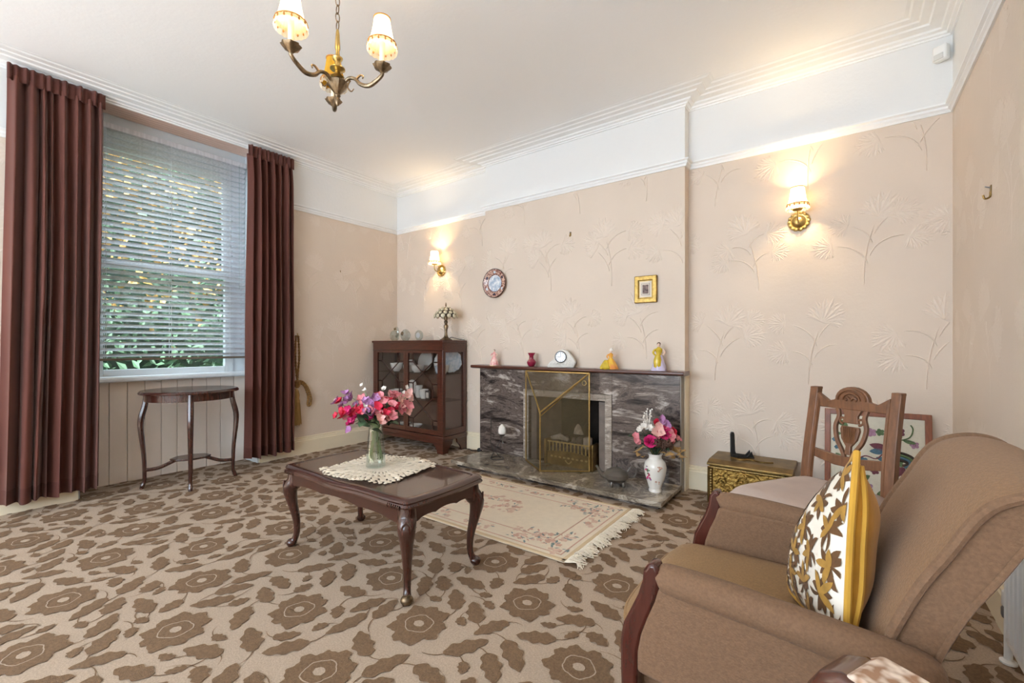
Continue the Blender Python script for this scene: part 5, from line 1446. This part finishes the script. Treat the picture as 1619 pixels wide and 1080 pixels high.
eleaf('green', -.1, .24, .6, .09, .02); eflower('lilac', -.04, .22, .03); eflower('blue', -.16, .2, .03); eleaf('green', .0, .15, 1, .09, .02); eflower('plum', .08, .14, .03); eflower('lilac', -.1, .12, .03)

# ================================================================== DINING CHAIR
ax = Vector((.51, .86, 0)).normalized(); pp = Vector((.86, -.51, 0)).normalized()
dcn = thing('dining_chair', 'carved oak dining chair with a padded suede seat', 'chair', (-.11, 2.16, 0), atan2(ax.y, ax.x) - pi / 2)
# local: +y to the back, +x to the right (towards the viewer), seat .45 high
SW, BW, SD = .184, .172, .235
seat = MB()
def seat_fn(u, v):
    w = SW + (BW - SW) * v; e = (1 - abs(2 * u - 1) ** 6) * (1 - abs(2 * v - 1) ** 6)
    return (w * (2 * u - 1) * 1.02, -SD + 2 * SD * v, .425 + .052 * e ** .35)
seat.grid(seat_fn, 18, 18)
part('seat_pad', seat, m_suede, dcn, angle=80)
part('seat_rail', MB().prism([(-SW, -SD), (SW, -SD), (BW, SD), (-BW, SD)], .365, .428, 'xy'), m_oak, dcn, bevel=.004, smooth=False)
for k in range(15):
    for x, y in ((-SW + 2 * SW * k / 14, -SD - .002),):
        part('upholstery_nail', MB().sphere((x, y, .418), .0045, 7, 5), m_black, dcn)
for k in range(15):
    s = k / 14
    for sx in (-1, 1): part('upholstery_nail', MB().sphere((sx * (SW + (BW - SW) * s + .002), -SD + 2 * SD * s, .418), .0045, 7, 5), m_black, dcn)
for sx in (-1, 1):
    part('front_leg', MB().lathe([(.014, 0), (.018, .03), (.014, .06), (.019, .12), (.022, .25), (.016, .30), (.022, .32), (.022, .37)], 14, (sx * (SW - .03), -SD + .03, 0)), m_oak, dcn)
    P = [(sx * (BW - .005), SD + .07, 0), (sx * (BW - .008), SD + .01, .25), (sx * (BW - .008), SD - .005, .42), (sx * (BW - .01), SD + .01, .58), (sx * (BW - .012), SD + .04, .75), (sx * (BW - .012), SD + .06, .855)]
    po_ = part('back_post', MB().tube(spline(P, 5), .0245, 4, up=(0, 1, 0)), m_oak, dcn, smooth=False, bevel=.003)
    part('post_cap', MB().box(sx * (BW - .012) - .0175, sx * (BW - .012) + .0175, SD + .042, SD + .079, .85, .862), m_oak, po_, bevel=.003)
    part('post_fluting', MB().tube(spline([(sx * (BW - .03), SD - .012, .45), (sx * (BW - .032), SD + .0, .58), (sx * (BW - .034), SD + .03, .75), (sx * (BW - .034), SD + .045, .82)], 5), .009, 6), m_oak, po_)
    part('side_stretcher', MB().tube([(sx * (SW - .03), -SD + .03, .15), (sx * (BW - .008), SD + .03, .15)], .011, 8), m_oak, dcn)
yb = lambda z: SD + .0 + .06 * max(0, (z - .45) / .41) ** 1.2
cr = [(-BW + .03, .775), (BW - .03, .775), (BW - .03, .838), (.095, .805), (.072, .812)] + [(.066 * cos(t), .815 + .058 * sin(t)) for t in [pi * k / 12 for k in range(13)]] + [(-.072, .812), (-.095, .805), (-BW + .03, .838)]
part('crest_rail', MB().prism(cr, yb(.80) - .013, yb(.80) + .013, 'xz'), m_oak, dcn, bevel=.003, smooth=False)
m = MB()
m.tube([(.054 * cos(t), yb(.8) - .016, .815 + .046 * sin(t)) for t in [pi * k / 12 for k in range(13)]], .006, 6)
m.tube([(.034 * cos(t), yb(.8) - .016, .817 + .028 * sin(t)) for t in [pi * k / 12 for k in range(13)]], .005, 6)
for sx in (-1, 1): m.tube(spline([(0, yb(.8) - .016, .815), (sx * .012, yb(.8) - .017, .828), (sx * .022, yb(.8) - .016, .822), (sx * .016, yb(.8) - .016, .814)], 4), .0045, 6)
part('crest_carving', m, m_oak, dcn)
part('lower_rail', MB().prism([(-BW + .025, .555), (-.05, .535), (.05, .535), (BW - .025, .555), (BW - .025, .592), (.05, .578), (-.05, .578), (-BW + .025, .592)], yb(.57) - .011, yb(.57) + .011, 'xz'), m_oak, dcn, bevel=.003, smooth=False)
ysp = (yb(.57) + yb(.78)) / 2
def slant(mb): return mb.xf(Matrix.Translation((0, ysp, .675)) @ Matrix.Rotation(radians(-9), 4, 'X') @ Matrix.Translation((0, -ysp, -.675)))
part('splat_urn', slant(MB().prism([(-.012, .585), (-.010, .62), (-.030, .65), (-.038, .69), (-.034, .705), (.034, .705), (.038, .69), (.030, .65), (.010, .62), (.012, .585)], ysp - .008, ysp + .008, 'xz')), m_oak, dcn, bevel=.003, smooth=False)
part('splat_block', slant(MB().prism([(-.030, .718), (-.026, .75), (-.040, .778), (.040, .778), (.026, .75), (.030, .718)], ysp - .008, ysp + .008, 'xz')), m_oak, dcn, bevel=.003, smooth=False)
m = MB()
for k in range(7): m.tube([(-.024 + .008 * k, ysp - .009, .70), (-.016 + .0053 * k, ysp - .009, .635)], .003, 5)
part('urn_fluting', slant(m), m_oak, dcn)
for sx in (-1, 1):
    part('splat_scroll', slant(MB().tube(spline([(sx * .010, ysp, .565), (sx * .025, ysp, .60), (sx * .050, ysp, .645), (sx * .060, ysp, .70), (sx * .050, ysp, .745), (sx * .058, ysp, .78)], 6), .012, 4, flat=.8, up=(0, 1, 0))), m_oak, dcn, smooth=False, bevel=.002)
    part('splat_scroll', slant(MB().tube(spline([(sx * .03, ysp, .712), (sx * .044, ysp, .722), (sx * .042, ysp, .738), (sx * .028, ysp, .735), (sx * .030, ysp, .72)], 5), .005, 6)), m_oak, dcn)

# ================================================================== ARMCHAIR
acx, acy = -.09, 1.275
ac = thing('armchair', 'brown mohair armchair with scrolled back and dark wooden arm posts', 'armchair', (acx, acy, 0))
def al(mb): return mb.shift(-acx, -acy, 0)
YN, YFAR = .975, 1.575           # arm centre lines
# seat cushion with a rolled front
def cush(u, v, top):
    x = -.450 + .557 * u + (1 - u) * (.045 * abs(2 * v - 1) ** 5 + (0 if top else .05)); y = 1.018 + .514 * v
    e = (1 - abs(2 * v - 1) ** 10) ** .4 * (1 - abs(2 * u - 1) ** 10) ** .5
    return (x - acx, y - acy, (.390 + .034 * e + .008 * sin(pi * u) * sin(pi * v)) if top else (.390 - .06 * e))
m = MB().grid(lambda u, v: cush(u, v, True), 22, 18).grid(lambda u, v: cush(u, v, False), 22, 18)
part('seat_cushion', m, m_mohair_g, ac, angle=80)
part('cushion_piping', MB().tube([tuple(Vector(cush(u, v, True)) + Vector((0, 0, -.004))) for u, v in [(k / 16, .0) for k in range(16, -1, -1)] + [(0, k / 16) for k in range(1, 17)] + [(k / 16, 1) for k in range(1, 17)]], .006, 6), m_mohair_g, ac)
part('seat_frame', al(MB().box(-.375, .13, 1.0, 1.55, .23, .33)), m_mohair, ac, bevel=.012)
# arms
post_f = [(-.322, .583), (-.338, .580), (-.350, .562), (-.352, .54), (-.362, .505), (-.380, .465), (-.396, .43), (-.403, .39), (-.402, .32), (-.396, .15), (-.388, 0)]
post_b = [(-.360, 0), (-.362, .15), (-.364, .30), (-.360, .38), (-.352, .42), (-.338, .46), (-.322, .50), (-.314, .53), (-.312, .56)]
panel = [(-.318, .535), (-.328, .50), (-.345, .46), (-.358, .42), (-.364, .38), (-.364, .335), (-.1, .31), (.16, .30), (.155, .505), (.12, .52), (-.05, .535)]
for yc, sg_ in ((YN, -1), (YFAR, 1)):
    part('arm_post', al(MB().prism(post_f + post_b, yc - .021, yc + .021, 'xz')), mat('arm_post_mahogany', rgb(76, 32, 24), .25, var=.3, vscale=10, stretch=(6, 6, 1), coat=.5), ac, bevel=.008, angle=50)
    part('arm_panel', al(MB().prism(panel, yc + (-.020 if sg_ < 0 else -.039), yc + (.039 if sg_ < 0 else .020), 'xz')), m_mohair, ac, bevel=.008, angle=50)
    pts = [(-.318, .545), (-.30, .548), (-.2, .545), (-.05, .534), (.06, .524), (.11, .517), (.128, .511)]
    part('arm_roll', al(MB().tube(spline([(x, yc - sg_ * .004, z - .002) for x, z in pts], 5), lerps([.026, .032, .034, .034, .036, .034, .016], 5), 18)), m_mohair, ac, angle=80)
    part('rear_leg', al(MB().tube(spline([(.12, yc - sg_ * .05, .30), (.16, yc - sg_ * .05, .15), (.22, yc - sg_ * .05, 0)], 5), .022, 4)), m_walnut, ac, smooth=False)
m_mohair_b = mat('back_mohair_golden_lit', rgb(144, 110, 78), .85, var=.18, vscale=170, bump=.7, bscale=260, bdist=.003, sheen=.2, detail=8)  # brown mohair again, with the golden light on the back put into its colour
# back: curved slab sweeping backwards into a scroll
fpro = spline([(.0, .30), (.03, .42), (.055, .525), (.098, .640), (.137, .715), (.166, .772), (.190, .803), (.222, .821), (.262, .828), (.300, .818), (.330, .79)], 5)
def back_pt(i, off, y):
    p = fpro[i]; t = (fpro[min(i + 1, len(fpro) - 1)] - fpro[max(i - 1, 0)]).normalized()
    n = Vector((t.y, -t.x)); q = p + n * off
    return (q.x - acx, y - acy, q.y)
n_ = len(fpro); YB0, YB1 = 1.0, 1.55
def front_face(u, v):
    i = min(n_ - 1, int(round(v * (n_ - 1)))); bul = -.014 * (1 - abs(2 * u - 1) ** 4)
    return back_pt(i, bul, YB0 + (YB1 - YB0) * u)
part('back_cushion', MB().grid(front_face, 20, n_ - 1), m_mohair_b, ac, angle=80, recalc=False)
sd_ = MB(); TH = lambda i: .062 + .004 * sin(i) * 0
for y in (YB0, YB1):
    a = [back_pt(i, 0, y) for i in range(n_)]; b = [back_pt(i, TH(i), y) for i in range(n_)]
    sd_.add(a + b, [(i, i + 1, n_ + i + 1, n_ + i) for i in range(n_ - 1)])
rear = [back_pt(i, TH(i), YB0) for i in range(n_)] + [back_pt(i, TH(i), YB1) for i in range(n_)]
sd_.add(rear, [(i, i + 1, n_ + i + 1, n_ + i) for i in range(n_ - 1)])
sd_.add([back_pt(n_ - 1, 0, YB0), back_pt(n_ - 1, 0, YB1), back_pt(n_ - 1, TH(0), YB1), back_pt(n_ - 1, TH(0), YB0)], [(0, 1, 2, 3)])
part('back_frame', sd_, m_mohair, ac, angle=50)
for y, s in ((YB0, -1), (YB1, 1)):
    part('back_piping', MB().tube([tuple(Vector(back_pt(i, 0, y + s * .002))) for i in range(6, n_)], .009, 8), m_mohair, ac)
    part('rear_piping', MB().tube([tuple(Vector(back_pt(i, TH(i), y + s * .001))) for i in range(0, n_)], .005, 6), m_mohair, ac)

# cushion leaning in the chair
T_, N_, B_c, F_ = Vector((.022, 1.10, .842)), Vector((.005, 1.035, .47)), Vector((-.12, 1.335, .43)), Vector((-.005, 1.41, .70))
sc_o = thing('scatter_cushion', 'mustard velvet cushion with a brown leaf damask front in the armchair', 'cushion', tuple((N_ + B_c) / 2))
O_ = (N_ + B_c) / 2
nrm = ((T_ - N_).cross(B_c - N_)).normalized()
if nrm.x > 0: nrm = -nrm
def pil(u, v, s, k=1.0):
    p = N_ * (1 - u) * (1 - v) + B_c * u * (1 - v) + F_ * u * v + T_ * (1 - u) * v
    pin = 1 - .0 * u
    e = (max(0, sin(pi * u)) * max(0, sin(pi * v))) ** .55
    c = (N_ + B_c + F_ + T_) / 4
    edge = 1 - .07 * (sin(pi * u) * (1 - sin(pi * v)) + sin(pi * v) * (1 - sin(pi * u)))
    if u > .5: edge *= 1 - .13 * (abs(2 * u - 1) * abs(2 * v - 1)) ** 4
    p = c + (p - c) * edge
    return p + nrm * (s * e * (.058 if s > 0 else .085) + (.008 * sin(8 * u + 5 * v) * e if s > 0 else .006 * sin(11 * v + 2) * e)) - O_
part('damask_face', MB().grid(lambda u, v: tuple(pil(u, v, 1)), 28, 28), m_damask, sc_o, angle=80, recalc=False)
part('velvet_face', MB().grid(lambda u, v: tuple(pil(u, v, -1)), 28, 28), m_mustard, sc_o, angle=80, recalc=False)
bd = [(k / 20, 0) for k in range(20)] + [(1, k / 20) for k in range(20)] + [(1 - k / 20, 1) for k in range(20)] + [(0, 1 - k / 20) for k in range(20)]
part('piping', MB().tube([tuple(pil(u, v, 0)) for u, v in bd], .0065, 8, loop=True), m_piping, sc_o)
part('zip_band', MB().tube([tuple(pil(.035, k / 20, -1)) for k in range(1, 20)], .006, 6), m_piping, sc_o)
# woven leaves on the damask: raised brown and ochre motifs following the bulge
m_dbrown = mat('damask_brown', rgb(104, 70, 36), .8, var=.3, vscale=40, sheen=.3); m_dochre = mat('damask_ochre', rgb(176, 132, 56), .8, var=.3, vscale=40, sheen=.3)
mbs = {0: MB(), 1: MB()}
rs = random.Random(12)
def woven(key, u0, v0, a, l, w, bend):
    L_, R_ = [], []; u, v = u0, v0
    for k in range(8):
        s = k / 7; ww = w * sin(pi * (.08 + .92 * s)) ** .8
        L_.append((u - sin(a) * ww, v + cos(a) * ww)); R_.append((u + sin(a) * ww, v - cos(a) * ww))
        u += cos(a) * l / 7; v += sin(a) * l / 7; a += bend / 7
    pts = L_ + R_
    pts = [(min(.99, max(.012, p[0])), min(.985, max(.015, p[1]))) for p in pts]
    V = [tuple(Vector(pil(p[0], p[1], 1)) + nrm * (.0022 + .0008 * key)) for p in pts]
    mbs[key].add(V, [(i, i + 1, 8 + i + 1, 8 + i) for i in range(7)])
for gx in range(4):
    for gy in range(6):
        cu = .04 + gx * .26 + (.09 if gy % 2 else 0) + rs.uniform(-.03, .03); cv = .09 + gy * .165 + rs.uniform(-.02, .02); a0 = rs.uniform(0, 6.28)
        for k in range(8):
            a = a0 + (k - 3.5) * .5
            woven(k % 2 if k < 6 else 0, cu, cv, a, rs.uniform(.09, .14), .022, (k - 3.5) * .35)
        woven(0, cu, cv, a0 + pi, .13, .012, 1.2)
for key, mm in ((0, m_dbrown), (1, m_dochre)):
    stuff(part('woven_leaves', mbs[key], mm, sc_o, angle=80, recalc=False))

# ================================================================== SECOND ARMCHAIR (only an arm shows)
fc = thing('floral_armchair', 'wooden framed armchair in pale floral fabric at the bottom edge', 'armchair', (.0, .832, .006), radians(-26))
# local: x to the back, y away from the viewer is 0 at the far arm's outer side
wmat = mat('near_arm_wood', rgb(84, 46, 34), .2, var=.3, vscale=10, stretch=(1, 6, 6), coat=.6)
for y0 in (-.085, -.60):
    ap = [(-.005, .42), (-.012, .52), (-.008, .565), (.008, .592), (.035, .605), (.07, .602), (.2, .585), (.38, .56), (.42, .545), (.42, .515), (.2, .54), (.06, .555), (.035, .54), (.03, .42)]
    ar = part('arm_frame', MB().prism(ap, y0, y0 + .085, 'xz'), wmat, fc, bevel=.012, angle=50)
    part('arm_pad', MB().prism([(.030, .596), (.05, .612), (.09, .610), (.2, .598), (.33, .575), (.34, .565), (.2, .575), (.05, .588)], y0 + .008, y0 + .088, 'xz'), m_fabric_floral, fc, bevel=.012, angle=60)
    part('front_leg', MB().tube([(.012, y0 + .042, .44), (.012, y0 + .042, .2), (.012, y0 + .042, 0)], [.026, .024, .018], 10), wmat, fc)
    part('rear_leg', MB().tube([(.40, y0 + .042, .54), (.42, y0 + .042, .2), (.45, y0 + .042, 0)], [.024, .022, .018], 10), wmat, fc)
part('seat_cushion', MB().box(.02, .40, -.512, -.088, .30, .42), m_fabric_floral, fc, bevel=.03)
part('backrest', MB().prism([(.34, .42), (.38, .70), (.40, .86), (.45, .86), (.44, .70), (.40, .42)], -.51, -.09, 'xz'), m_fabric_floral, fc, bevel=.02)

# ================================================================== RADIATOR
rd = thing('radiator', 'white panel radiator on the right wall behind the armchair', 'radiator', (XR, 1.5, 0))
part('radiator_panel', MB().box(-.085, -.055, -.58, .53, .13, .69), m_plastic, rd, bevel=.008)
for k in range(26):
    part('panel_rib', MB().tube([(-.087, -.55 + k * .042, .16), (-.087, -.55 + k * .042, .66)], .006, 6), m_plastic, rd)
part('top_grille', MB().box(-.085, -.01, -.58, .53, .685, .70), m_plastic, rd, bevel=.004)
part('supply_pipe', MB().tube([(-.05, .665, 0), (-.05, .665, .17)], .011, 12), m_plastic, rd)
part('supply_pipe', MB().tube([(-.05, .665, .165), (-.06, .52, .165)], .010, 10), m_plastic, rd)
part('valve_body', MB().lathe([(.015, .15), (.018, .16), (.018, .18), (.012, .19)], 14, (-.05, .665, 0)), m_steel, rd)
part('valve_cap', MB().lathe([(.014, .188), (.017, .195), (.016, .235), (.012, .24)], 14, (-.05, .665, 0)), m_plastic, rd)
part('pipe_collar', MB().lathe([(.022, 0), (.022, .006), (.013, .012)], 16, (-.05, .665, 0.003)), m_plastic, rd)
